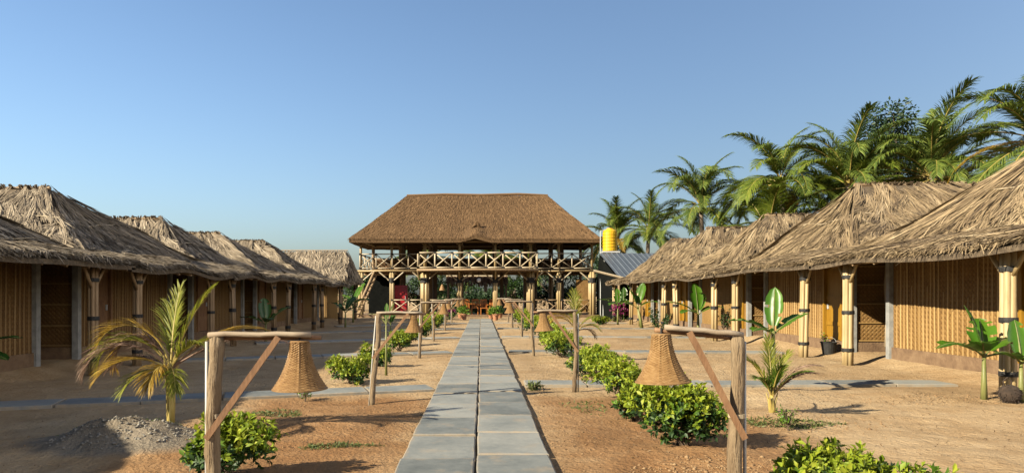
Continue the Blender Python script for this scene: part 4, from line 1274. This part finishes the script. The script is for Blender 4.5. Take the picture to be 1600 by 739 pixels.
# young coconut palm on its mound at the left
def young_palm(x, y, label, spec, trunk, seed, mats_default='frond_young'):
    z0 = G(x, y)
    T = thing('young_palm', label, 'palm', (x, y, z0 - .02))
    rr = random.Random(seed)
    b = MB(); b.smooth = True
    b.tube([(0, 0, 0), (.005, 0, trunk * .3), (-.01, 0, trunk * .7), (0, 0, trunk)], [.04, .032, .03, .026], 9); b.build('trunk', 'stem_gold', T, local=True)
    for i in range(4):
        a = rr.uniform(0, 6.28)
        b = MB(); b.tube([(.02 * math.cos(a), .02 * math.sin(a), .02), (.035 * math.cos(a), .035 * math.sin(a), trunk * .6), (.07 * math.cos(a), .07 * math.sin(a), trunk * rr.uniform(.95, 1.2))], [.018, .014, .005], 6); b.build('leaf_base', 'stem_gold', T, local=True)
    for k, (az, th, dr, L, leaf, mt, cu) in enumerate(spec):
        me = frond_mesh(L * .94, 36, leaf * .95, .012, R(th), R(dr), seed * 50 + k, mats=(mt, 'stem_gold' if mt != 'frond_dry' else 'frond_dry'), sag=.45 if mt != 'frond_dry' else .8, pw=1.5, rr=.012, start=.2, spread=36, tipl=.4, curl=cu)
        link('frond', me, T, (0, 0, trunk * .92), (0, 0, R(az)))
    return T
young_palm(-3.07, 6.72, 'yellowing young coconut palm on a grey mound at left', [
    (185, 75, 150, 1.05, .36, 'frond_gold', .1), (170, 62, 165, 1.0, .34, 'frond_gold', -.1), (200, 48, 130, 1.0, .38, 'frond_dry', 0.), (215, 30, 90, .75, .36, 'frond_gold', 0), (165, 25, 70, .8, .34, 'frond_dry', 0),
    (60, 87, 12, .86, .30, 'frond_young', 0), (8, 72, 22, .95, .28, 'frond_young', 0.), (120, 80, 20, .7, .3, 'frond_young', 0), (330, 52, 80, .7, .36, 'frond_young', 0), (5, 34, 55, 1.25, .36, 'frond_dry', .05),
    (20, 46, 60, 1.05, .34, 'frond_gold', 0), (270, 20, 90, .55, .34, 'frond_gold', 0), (120, 20, 80, .7, .34, 'frond_gold', 0), (230, 5, 70, .55, .3, 'frond_young', 0), (300, 5, 70, .5, .3, 'frond_young', 0), (350, 40, 60, 1.2, .3, 'frond_dry', -.1), (190, 60, 150, .95, .4, 'frond_young', .2), (178, 68, 175, .9, .4, 'frond_dry', .1)], .60, 1)
young_palm(1.95, 14.0, 'young palm with golden fronds behind the second right lamp post', [
    (95, 88, 25, .9, .34, 'frond_young', 0), (180, 72, 130, .85, .3, 'frond_gold', 0), (200, 60, 120, .8, .3, 'frond_gold', 0), (10, 55, 70, .7, .3, 'frond_young', 0), (330, 40, 90, .6, .28, 'frond_young', 0), (250, 70, 70, .7, .3, 'frond_young', 0), (30, 20, 90, .6, .26, 'frond_dry', 0)], .75, 2)
young_palm(3.38, 7.9, 'small spiky palm seedling before the near right banana plant', [
    (100, 86, 10, .72, .26, 'frond_young', 0), (30, 68, 25, .62, .24, 'frond_young', 0), (150, 66, 30, .68, .24, 'frond_young', 0), (185, 72, 50, .6, .26, 'frond_young', 0), (0, 50, 55, .62, .24, 'frond_dry', 0), (350, 62, 70, .72, .24, 'frond_dry', 0),
    (270, 70, 40, .5, .22, 'leaf_mid', 0), (320, 58, 50, .55, .24, 'leaf_mid', 0), (220, 55, 60, .5, .24, 'leaf_mid', 0)], .22, 3)

# banana plants
def banana_leaf_mesh(L, W, th0, droop, seed, tears=2, fold=.35, mats=('banana', 'pseudostem'), petiole=.22):
    rs = random.Random(seed)
    K = 16; nw = 4
    b = MB()
    P = [np.zeros(3)]; T = []
    for i in range(K):
        t = i / K
        th = th0 - droop * t ** 1.4
        d = np.array([math.cos(th), 0, math.sin(th)])
        T.append(d); P.append(P[-1] + d * L / K)
    T.append(T[-1])
    P = np.array(P)
    b.tube(P, np.linspace(.016, .003, K + 1), 5, mi=1, cap=False)
    k0 = int(petiole * K)
    for sd in (-1, 1):
        vs = []
        cut = set(rs.sample(range(k0 + 3, K - 1), tears)) if tears else set()
        for i in range(k0, K + 1):
            q = (i - k0) / (K - k0)
            w = W / 2 * (math.sin(math.pi * min(1, q * .92 + .06)) ** .55) if q < 1 else .004
            up = np.cross(T[i], np.array([0, 1.0, 0])) * -1
            f = fold + rs.uniform(-.1, .1)
            for j in range(nw + 1):
                s = j / nw
                y = sd * w * s * math.cos(f * s)
                z = w * s * math.sin(f) * (1 - 1.25 * s) * 1.2
                vs.append(P[i] + np.array([0, y, 0]) + up * z + np.array([0, 0, .006 * math.sin(i * 2.1 + sd)]) * s)
        fs = []
        for i in range(K - k0):
            if (i + k0) in cut:
                rngj = range(0, 2)
            else:
                rngj = range(nw)
            for j in rngj:
                a = i * (nw + 1) + j
                fs.append((a, a + 1, a + nw + 2, a + nw + 1))
        b.add(vs, fs, 0)
    b.smooth = True
    return b.mesh('leaf', mats)

def banana(x, y, label, stem, spec, seed, dark=False, lean=0.0, r=.045):
    z0 = G(x, y)
    T = thing('banana_plant', label, 'banana plant', (x, y, z0 - .02), 0, 'young banana plants by the huts')
    b = MB(); b.smooth = True
    b.tube([(0, 0, 0), (lean * .3, 0, stem * .4), (lean, 0, stem)], [r * 1.15, r * .85, r * .5], 9); b.build('stem', 'pseudostem', T, local=True)
    for k, (az, th, dr, L, W) in enumerate(spec):
        me = banana_leaf_mesh(L * 1.15, W * (1.38 if W > .1 else 1), R(th), R(dr), seed * 31 + k, tears=1 + k % 3, mats=('banana_dark' if dark else 'banana', 'pseudostem'))
        link('leaf', me, T, (lean, 0, stem * .93), (0, 0, R(az)))
    return T
banana(4.08, 9.5, 'banana plant with one upright leaf behind the near right lamp post', .86, [(60, 80, 14, .60, .19), (12, 42, 35, .55, .22), (172, 40, 60, .58, .25), (215, 30, 60, .45, .2)], 1)
banana(6.62, 8.95, 'banana plant with a big arched leaf beside the rightmost veranda post', .62, [(140, 80, 20, .62, .22), (188, 38, 75, .66, .30), (20, 40, 55, .6, .26), (230, 50, 70, .5, .24), (330, 20, 80, .5, .22), (60, 62, 40, .6, .26)], 2, r=.038)
banana(6.95, 8.75, 'smaller banana plant at the right edge next to the husk', .55, [(80, 82, 18, .5, .2), (30, 48, 55, .55, .24), (200, 40, 60, .45, .2), (300, 30, 80, .45, .2)], 3, r=.036)
banana(7.15, 22.4, 'banana plant in front of the third right hut', .85, [(95, 80, 15, .95, .34), (165, 42, 55, 1.0, .36), (15, 38, 60, .85, .34), (215, 30, 70, .8, .3), (60, 68, 40, .8, .3)], 4, r=.06)
banana(6.85, 29.0, 'banana plant with a leaning stem in front of the fourth right hut', .95, [(45, 72, 15, 1.05, .36), (160, 75, 25, .95, .34), (190, 32, 60, 1.05, .36), (330, 40, 70, .9, .34)], 5, lean=-.18, r=.075)
banana(6.75, 33.6, 'slim banana plant beside the leaning one, far right row', 1.0, [(170, 38, 60, 1.0, .4), (20, 36, 60, .9, .36), (90, 80, 20, .8, .3), (230, 30, 70, .8, .3)], 6, r=.045)
banana(8.1, 38.6, 'banana plant by the pavilion\'s right end', .9, [(20, 48, 60, 1.1, .4), (150, 46, 70, 1.1, .4), (80, 80, 20, 1.0, .34), (250, 30, 60, .9, .36)], 7, dark=True)
banana(-6.5, 20.5, 'shaded banana plant before the third left hut', .6, [(120, 78, 20, .75, .3), (40, 50, 40, .85, .28), (170, 36, 60, .8, .3), (300, 40, 70, .7, .28)], 8, dark=True)
banana(-6.6, 35.0, 'banana plant with a bright leaf before the gabled hut', 1.0, [(50, 66, 25, 1.2, .36), (150, 50, 70, 1.1, .36), (240, 30, 60, 1.0, .36), (330, 36, 60, 1.0, .36)], 9)
banana(-6.0, 30.0, 'dark banana plant among the far left posts', .7, [(60, 62, 40, .9, .3), (150, 50, 60, .9, .3), (260, 40, 60, .8, .3), (340, 40, 60, .8, .3)], 10, dark=True)
banana(-6.55, 8.6, 'banana plant cut off by the left edge, only leaf tips showing', .78, [(10, 28, 40, .62, .22), (350, 2, 30, .58, .2), (120, 70, 30, .6, .22), (240, 50, 60, .6, .22)], 11, dark=True)
banana(-1.68, 12.0, 'sprouting banana shoot behind the second left lamp post', 1.0, [(85, 86, 10, .32, .09), (30, 74, 15, .34, .09), (170, 55, 80, .36, .08)], 12, r=.022)
banana(-3.6, 27.0, 'small dark shoot on the sand by the far left posts', .3, [(60, 70, 40, .6, .18), (180, 60, 50, .6, .18), (300, 60, 50, .5, .18)], 14, dark=True, r=.03)

# thin shrubs
def twiggy(x, y, h, w, label, seed, n=120, leaf=.05, mat='leaf_mid', cat='shrub', name='small_shrub'):
    rs = np.random.RandomState(seed)
    T = thing(name, label, cat, (x, y, G(x, y) - .02))
    b = MB()
    tips = []
    for i in range(9):
        a = rs.uniform(0, 6.28); r = rs.uniform(.3, 1) * w / 2
        tp = np.array([r * math.cos(a), r * math.sin(a), h * rs.uniform(.6, 1)])
        b.tube([(0, 0, 0), (0, 0, h * rs.uniform(.15, .35)), tp], [.01, .008, .003], 5)
        tips.append(tp)
    b.build('stem', 'stem_brown', T, local=True)
    tips = np.array(tips)
    k = rs.randint(0, 9, n)
    P = tips[k] * rs.uniform(.45, 1.02, n)[:, None] + rs.normal(0, .02, (n, 3))
    P[:, 2] = np.maximum(P[:, 2], .02)
    D = unit(rs.normal(size=(n, 3)) + np.array([0, 0, .3])); V, Tt = leaves(P, D, unit(rs.normal(size=(n, 3)) + [0, 0, .8]), leaf * rs.uniform(.6, 1.2, n), leaf * .45 * rs.uniform(.7, 1.2, n))
    link('foliage', npmesh('foliage', V, Tt, mat), T, kind='stuff')
twiggy(-2.36, 9.1, .26, .22, 'tiny sapling between the left side path and the nearest left bell', 1, 70)
twiggy(3.25, 7.2, .30, .35, 'small leafy sapling right of the near right lamp post', 2, 120, mat='leaf_mid')
twiggy(6.0, 22.9, 1.05, .75, 'dark rounded shrub seen just above the nearest right bell', 3, 520, .09, 'leaf_old')
twiggy(8.05, 22.6, .95, .55, 'thin dark leafy shrub beside the third right hut', 4, 160, .1, 'leaf_old')
twiggy(8.2, 16.2, .45, .3, 'small potted seedling on the second right hut\'s veranda', 5, 60, .06, 'leaf_mid')
twiggy(.78, 10.1, .12, .28, 'grass-like tuft at the right edge of the path', 6, 160, .06, 'grass')

def tuft_patch(name, label, x, y, rx, ry, n, seed, l=.05, mat='grass'):
    rs = np.random.RandomState(seed)
    a = rs.uniform(0, 6.28, n); r = np.sqrt(rs.uniform(0, 1, n)) * (1 + .25 * np.sin(3 * a + seed))
    X = x + rx * r * np.cos(a); Y = y + ry * r * np.sin(a)
    P = np.stack([X, Y, gz(X, Y)], 1)
    D = unit(rs.normal(size=(n, 3)) * np.array([1, 1, .3]) + np.array([0, 0, .55]))
    L = l * rs.uniform(.5, 1.3, n)
    V, T = leaves(P, D, unit(rs.normal(size=(n, 3)) + [0, 0, 1.]), L, L * .28)
    o = link(name, npmesh(name, V, T, mat), kind='stuff')
    o['label'] = label; o['category'] = 'ground cover'
tuft_patch('ground_cover', 'low grey-green weeds on the sand before the small spiky palm', 3.35, 7.45, .55, .16, 700, 1, .05)
tuft_patch('ground_cover', 'low weeds on the soil right of the nearest left lamp', -1.35, 6.35, .35, .10, 420, 2, .04)
tuft_patch('ground_cover', 'weeds on the grey mound beside the young palm', -3.5, 6.85, .6, .22, 330, 3, .05)
tuft_patch('ground_cover', 'low weeds behind the tiny sapling at left', -2.5, 8.2, .35, .25, 380, 4, .05)
tuft_patch('ground_cover', 'low green weeds beside the fifth right bush', 2.9, 15.2, .5, .5, 500, 5, .07)
tuft_patch('ground_cover', 'green weeds under the bushes at right', 1.35, 8.6, .3, .5, 200, 6, .05)
tuft_patch('leaf_litter', 'dry leaf litter scattered on the right sand', 4.2, 8.0, 2.4, 2.2, 420, 7, .04, 'litter')
tuft_patch('leaf_litter', 'dry leaf litter scattered on the soil left of the path', -1.6, 7.6, 1.2, 1.4, 240, 8, .035, 'litter')
tuft_patch('leaf_litter', 'dry leaf litter on the soil right of the path', 1.3, 6.3, .9, 1.6, 260, 9, .035, 'litter')
tuft_patch('leaf_litter', 'dry litter along the edge of the bananas at right', 6.3, 9.0, .9, .35, 200, 10, .04, 'litter')

def rubble(name, label, x, y, rx, ry, n, seed, s, mat, power=1.0):
    rs = np.random.RandomState(seed)
    base = unit(np.array([[1, 0, 0], [-1, 0, 0], [0, 1, 0], [0, -1, 0], [0, 0, 1], [0, 0, -1.]]))
    tri = np.array([(0, 2, 4), (2, 1, 4), (1, 3, 4), (3, 0, 4), (2, 0, 5), (1, 2, 5), (3, 1, 5), (0, 3, 5)])
    a = rs.uniform(0, 6.28, n); r = rs.uniform(0, 1, n) ** power
    X = x + rx * r * np.cos(a); Y = y + ry * r * np.sin(a)
    S = s * np.minimum(np.exp(rs.normal(0, .6, n)), 3.2)
    ok = np.abs(X + .045) > .70
    X, Y, S = X[ok], Y[ok], S[ok]; n = len(X)
    V = base[None] * rs.uniform(.6, 1.3, (n, 6, 1)) * S[:, None, None] * np.array([1, 1, .65])
    th = rs.uniform(0, 6.28, n); c, s_ = np.cos(th)[:, None], np.sin(th)[:, None]
    x_, y_ = V[..., 0] * c - V[..., 1] * s_, V[..., 0] * s_ + V[..., 1] * c
    V = np.stack([x_ + X[:, None], y_ + Y[:, None], V[..., 2] + gz(X, Y)[:, None] + .15 * S[:, None]], -1)
    T = (np.arange(n)[:, None, None] * 6 + tri[None]).reshape(-1, 3)
    o = link(name, npmesh(name, V.reshape(-1, 3), T, mat), kind='stuff')
    o['label'] = label; o['category'] = 'rubble'
rubble('rubble', 'grey crumbled rubble on the mound under the young palm', -3.4, 6.45, .7, .36, 700, 1, .008, 'stone_grey', .6)
rubble('clods', 'sandy clods on the soil before the large glossy bush', 2.0, 5.45, .8, .4, 800, 2, .008, 'clod', .6)
rubble('clods', 'sandy clods around the small spiky palm', 3.6, 7.6, 1.0, .5, 500, 3, .007, 'clod', .6)
rubble('clods', 'sandy clods on the soil left of the path', -1.9, 7.8, 1.3, 1.7, 450, 4, .006, 'clod', .7)
rubble('clods', 'loose crumbs along the right edge of the path', .85, 7.5, .3, 4.0, 500, 5, .006, 'clod', .7)
rubble('clods', 'sandy clods near the banana plants at right', 6.2, 9.0, 1.2, .35, 450, 6, .008, 'clod', .6)
rubble('clods', 'fine pebbles strewn over the right-hand sand', 5.2, 7.0, 3.2, 2.6, 1500, 7, .004, 'clod', .6)
rubble('clods', 'fine pebbles strewn over the left-hand sand', -3.5, 6.5, 2.8, 2.4, 900, 8, .004, 'clod', .6)

# coconut husk pot at the banana
def husk():
    x, y = 6.78, 8.72
    T = thing('coconut_husk', 'dark round coconut husk on the ground between the right bananas', 'husk', (x, y, G(x, y) - .01))
    b = MB(); b.smooth = True
    b.lathe((0, 0, .115), [(0, -.12), (.07, -.105), (.12, -.03), (.125, .03), (.09, .095), (.03, .12), (0, .118)], 16); b.build('shell', 'coir', T, local=True)
    b = MB(); b.tube([(-.06, 0, .2), (-.09, 0, .28), (-.03, 0, .33), (.02, 0, .29), (.02, 0, .22)], .009, 6); b.build('stalk', 'coir', T, local=True)
    r_ = random.Random(8); b = MB()
    for i in range(220):
        v = unit(np.array([r_.gauss(0, 1), r_.gauss(0, 1), r_.gauss(0, 1)])); p = np.array([0, 0, .115]) + v * .112
        if p[2] > .02: b.bar(p, p + v * .018 + np.array([r_.uniform(-.03, .03), r_.uniform(-.03, .03), r_.uniform(-.03, .01)]), .006, .004)
    b.build('fibre', 'coir', T, kind='stuff', local=True)
husk()
def bucket(x, y, lab):
    T = thing('bucket', lab, 'bucket', (x, y, G(x, y) + .0))
    b = MB(); b.lathe((0, 0, 0), [(0, 0), (.13, 0), (.17, .26), (.185, .26), (.185, .28), (.165, .28), (.135, .04), (0, .04)], 18); b.build('body', 'band', T, local=True)
    b = MB(); b.tube([(.17 * math.cos(a), 0, .27 + .12 * math.sin(a)) for a in np.linspace(0, math.pi, 9)], .006, 5); b.build('handle', 'steel', T, local=True)
bucket(7.95, 15.55, 'black bucket by the second right hut\'s doorway')

# ------------------------------------------------------------------ things in and around the pavilion
def pot_plant(x, y, label, seed, s=1.0, mat='leaf_mid'):
    T = thing('potted_plant', label, 'potted plant', (x, y, 0.0), 0, 'potted plants at the pavilion entrance')
    b = MB(); b.lathe((0, 0, 0), [(0, 0), (.15 * s, 0), (.22 * s, .34 * s), (.25 * s, .34 * s), (.25 * s, .42 * s), (.2 * s, .42 * s), (.19 * s, .36 * s), (0, .36 * s)], 14); b.build('pot', 'terracotta', T, local=True)
    rs = np.random.RandomState(seed); n = 160
    d = unit(rs.normal(size=(n, 3)) + [0, 0, .7]); P = np.array([0, 0, .4 * s]) + d * rs.uniform(.05, .42, n)[:, None] * s * np.array([.8, .8, 1.3])
    V, Tt = leaves(P, d, unit(rs.normal(size=(n, 3))), np.full(n, .17), np.full(n, .07))
    V[:, 2] = np.maximum(V[:, 2], .38 * s)
    link('foliage', npmesh('foliage', V, Tt, mat), T, kind='stuff')
    b = MB(); b.tube([(0, 0, .35 * s), (.02, 0, .7 * s)], .02, 5); b.build('stem', 'stem_brown', T, local=True)
pot_plant(-1.02, 39.6, 'terracotta pot with a plant at the left end of the path', 1, .85)
pot_plant(.82, 39.0, 'terracotta pot with a plant at the right end of the path', 2, .85)
pot_plant(.58, 40.4, 'smaller terracotta pot behind the one at the path\'s right end', 3, .7)
pot_plant(-1.3, 42.6, 'terracotta pot with a plant by the left entrance column', 4, .8)
pot_plant(1.15, 42.4, 'terracotta pot with a plant by the right entrance column', 5, .8, 'leaf_old')

def chair(x, y, rz, label):
    T = thing('chair', label, 'chair', (x, y, .14), rz, 'orange wooden seats inside the pavilion')
    b = MB(); b.box((0, 0, .44), (.46, .44, .05)); b.build('seat', 'orange_wood', T, local=True)
    bk = MB(); bk.box((0, .21, .98), (.48, .04, .10)); o = bk.build('backrest', 'orange_wood', T, local=True)
    for k in range(4):
        b = MB(); b.box((-.15 + .1 * k, .21, .70), (.05, .025, .48)); b.build('slat', 'orange_wood', o, local=True)
    for sx in (-1, 1):
        b = MB(); b.box((sx * .21, -.19, .21), (.05, .05, .42)); b.build('leg', 'orange_wood', T, local=True)
        b = MB(); b.box((sx * .22, .20, .5), (.05, .05, 1.0)); b.build('leg', 'orange_wood', T, local=True)
        b = MB(); b.box((sx * .23, 0, .66), (.05, .44, .04)); b.build('armrest', 'orange_wood', T, local=True)
for k, (x, y, rz, l) in enumerate([(-1.0, 45.5, .15, 'orange wooden chair leftmost in the pavilion entrance'), (-.42, 45.7, -.1, 'orange wooden chair left of the middle of the pavilion entrance'), (.16, 45.6, .1, 'orange wooden chair right of the middle of the pavilion entrance'), (.72, 45.4, -.3, 'orange wooden chair rightmost in the pavilion entrance')]):
    chair(x, y, rz, l)
def table():
    T = thing('table', 'orange wooden table behind the pavilion chairs', 'table', (-.35, 46.7, .14))
    b = MB(); b.box((0, 0, .72), (1.5, .7, .06)); b.build('tabletop', 'orange_wood', T, local=True)
    for sx in (-1, 1):
        for sy in (-1, 1):
            b = MB(); b.box((sx * .66, sy * .27, .345), (.07, .07, .69)); b.build('leg', 'orange_wood', T, local=True)
table()
def cooler():
    T = thing('drinks_cooler', 'red upright drinks cooler behind the left railing of the pavilion', 'cooler', (-5.45, 46.4, .14))
    b = MB(); b.box((0, 0, 1.02), (.86, .6, 1.9)); b.build('body', 'red', T, local=True)
    b = MB(); b.box((0, -.315, 1.0), (.74, .03, 1.55)); d = b.build('door', 'red', T, local=True)
    b = MB(); b.box((.3, -.345, 1.0), (.03, .03, .5)); b.build('handle', 'steel', d, local=True)
    b = MB(); b.box((0, -.31, 1.88), (.8, .025, .14)); b.build('header', 'red', T, local=True)
    b = MB(); b.box((0, 0, .035), (.8, .55, .07)); b.build('base', 'band', T, local=True)
cooler()
def globe(x, y, z, r, ztop, label, mat='glass_white', cone=False):
    T = thing('pendant_lamp', label, 'lamp', (x, y, z))
    b = MB(); b.smooth = True
    if cone:
        b.lathe((0, 0, 0), [(.03, r), (r * .4, r * .6), (r, -r)], 16)
    else:
        a = np.linspace(-math.pi / 2, math.pi / 2, 10); b.lathe((0, 0, 0), [(r * math.cos(q), r * math.sin(q) * 1.1) for q in a], 16)
    b.build('shade', mat, T, local=True)
    b = MB(); b.tube([(0, 0, r * .9), (0, 0, ztop - z)], .015, 5); b.build('cord', 'band', T, local=True)
globe(-.16, 44.4, 2.42, .14, 3.05, 'white globe lamp hanging under the pavilion balcony')
globe(-.55, 44.2, 2.72, .12, 3.05, 'small woven cone lamp hanging beside the white globe', 'cane', True)
globe(-2.55, 44.3, 1.95, .2, 3.05, 'woven cone lamp hanging low in the pavilion\'s left bay', 'cane', True)

# shed with sheet metal roof, tank on its stand
def shed():
    H = thing('shed', 'dark shed with blue-grey corrugated sheet roof beside the pavilion', 'shed', (9.6, 41.0, 0))
    x0, x1, y0, y1, z0, z1 = 7.95, 12.6, 39.2, 42.6, 2.45, 4.05
    n = 15
    for k in range(n):
        a = x0 + (x1 - x0) * k / n; c = x0 + (x1 - x0) * (k + 1) / n
        sh = -.55
        b = MB(); m = (a + c) / 2; w = (c - a)
        prof = [(a, 0), (a + w * .35, 0), (a + w * .45, .05), (a + w * .55, .05), (a + w * .65, 0), (c, 0)]
        vs = []
        for (yy, zz, q) in ((y0, z0, 0), (y1, z1, sh)):
            vs += [(px + q, yy, zz + pz) for px, pz in prof] + [(px + q, yy, zz + pz - .015) for px, pz in prof]
        fs = []
        for i in range(5):
            fs += [(i, i + 1, 12 + i + 1, 12 + i), (6 + i, 18 + i, 18 + i + 1, 6 + i + 1), (i, 6 + i, 6 + i + 1, i + 1), (12 + i, 12 + i + 1, 18 + i + 1, 18 + i)]
        b.add(vs, fs)
        b.build('roof_sheet', 'sheet', H)
    b = MB(); b.add([(x0 - .5, y1, z1 - .05), (x1 - .5, y1, z1 - .05), (x1, 46, z0 - .1), (x0, 46, z0 - .1)], [(0, 1, 2, 3)]); b.build('rear_roof', 'sheet', H)
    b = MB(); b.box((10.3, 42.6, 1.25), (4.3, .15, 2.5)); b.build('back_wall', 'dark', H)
    b = MB(); b.add([(7.9, 39.7, 0), (7.75, 42.6, 0), (7.75, 45.7, 0), (7.9, 39.7, 2.5), (7.42, 42.6, 3.9), (7.75, 45.7, 2.5)], [(0, 1, 4, 3), (1, 2, 5, 4)]); b.build('side_wall', 'net', H)
    for x in (8.0, 10.0, 12.2):
        b = MB(); b.tube([(x, 39.5, 0), (x, 39.5, 2.5)], .07, 7); b.build('post', 'bamboo_old', H)
    b = MB(); b.tube([(6.5, 39.3, 2.85), (8.2, 39.2, 2.42)], .07, 7); b.build('beam', 'bamboo_pale', H)
    b = MB(); b.tube([(8.0, 39.3, 2.36), (12.5, 39.3, 2.36)], .06, 7); b.build('beam', 'bamboo_old', H)
shed()
def tank():
    x, y = 8.25, 43.6
    zb = 4.25
    T = thing('water_tank', 'yellow plastic water tank above the sheet metal roof', 'tank', (x, y, zb - .05))
    b = MB(); b.smooth = False
    prof = [(0, 0), (.46, 0)]
    for k in range(6):
        z = .04 + k * .2
        prof += [(.47, z), (.47, z + .13), (.445, z + .15), (.445, z + .18)]
    prof += [(.46, 1.25), (.40, 1.34), (.2, 1.42), (0, 1.43)]
    b.lathe((0, 0, .05), prof, 24); b.build('barrel', 'tank', T, local=True)
    b = MB(); b.lathe((0, 0, 1.46), [(.2, 0), (.2, .06), (0, .07)], 14); b.build('lid', 'tank', T, local=True)
    b = MB(); b.tube([(-.62, -.1, -4.0), (-.62, -.1, 1.35), (-.4, -.1, 1.38)], .035, 6); b.build('pipe', 'steel', T, local=True)
    S = thing('tank_stand', 'steel stand carrying the yellow water tank', 'stand', (x, y, 0))
    for sx in (-1, 1):
        for sy in (-1, 1):
            b = MB(); b.bar((sx * .5, sy * .45, 0), (sx * .45, sy * .4, zb - .1), .08, .08); b.build('leg', 'steel', S, local=True)
    b = MB(); b.box((0, 0, zb - .07), (1.1, 1.0, .10)); b.build('platform', 'steel', S, local=True)
tank()
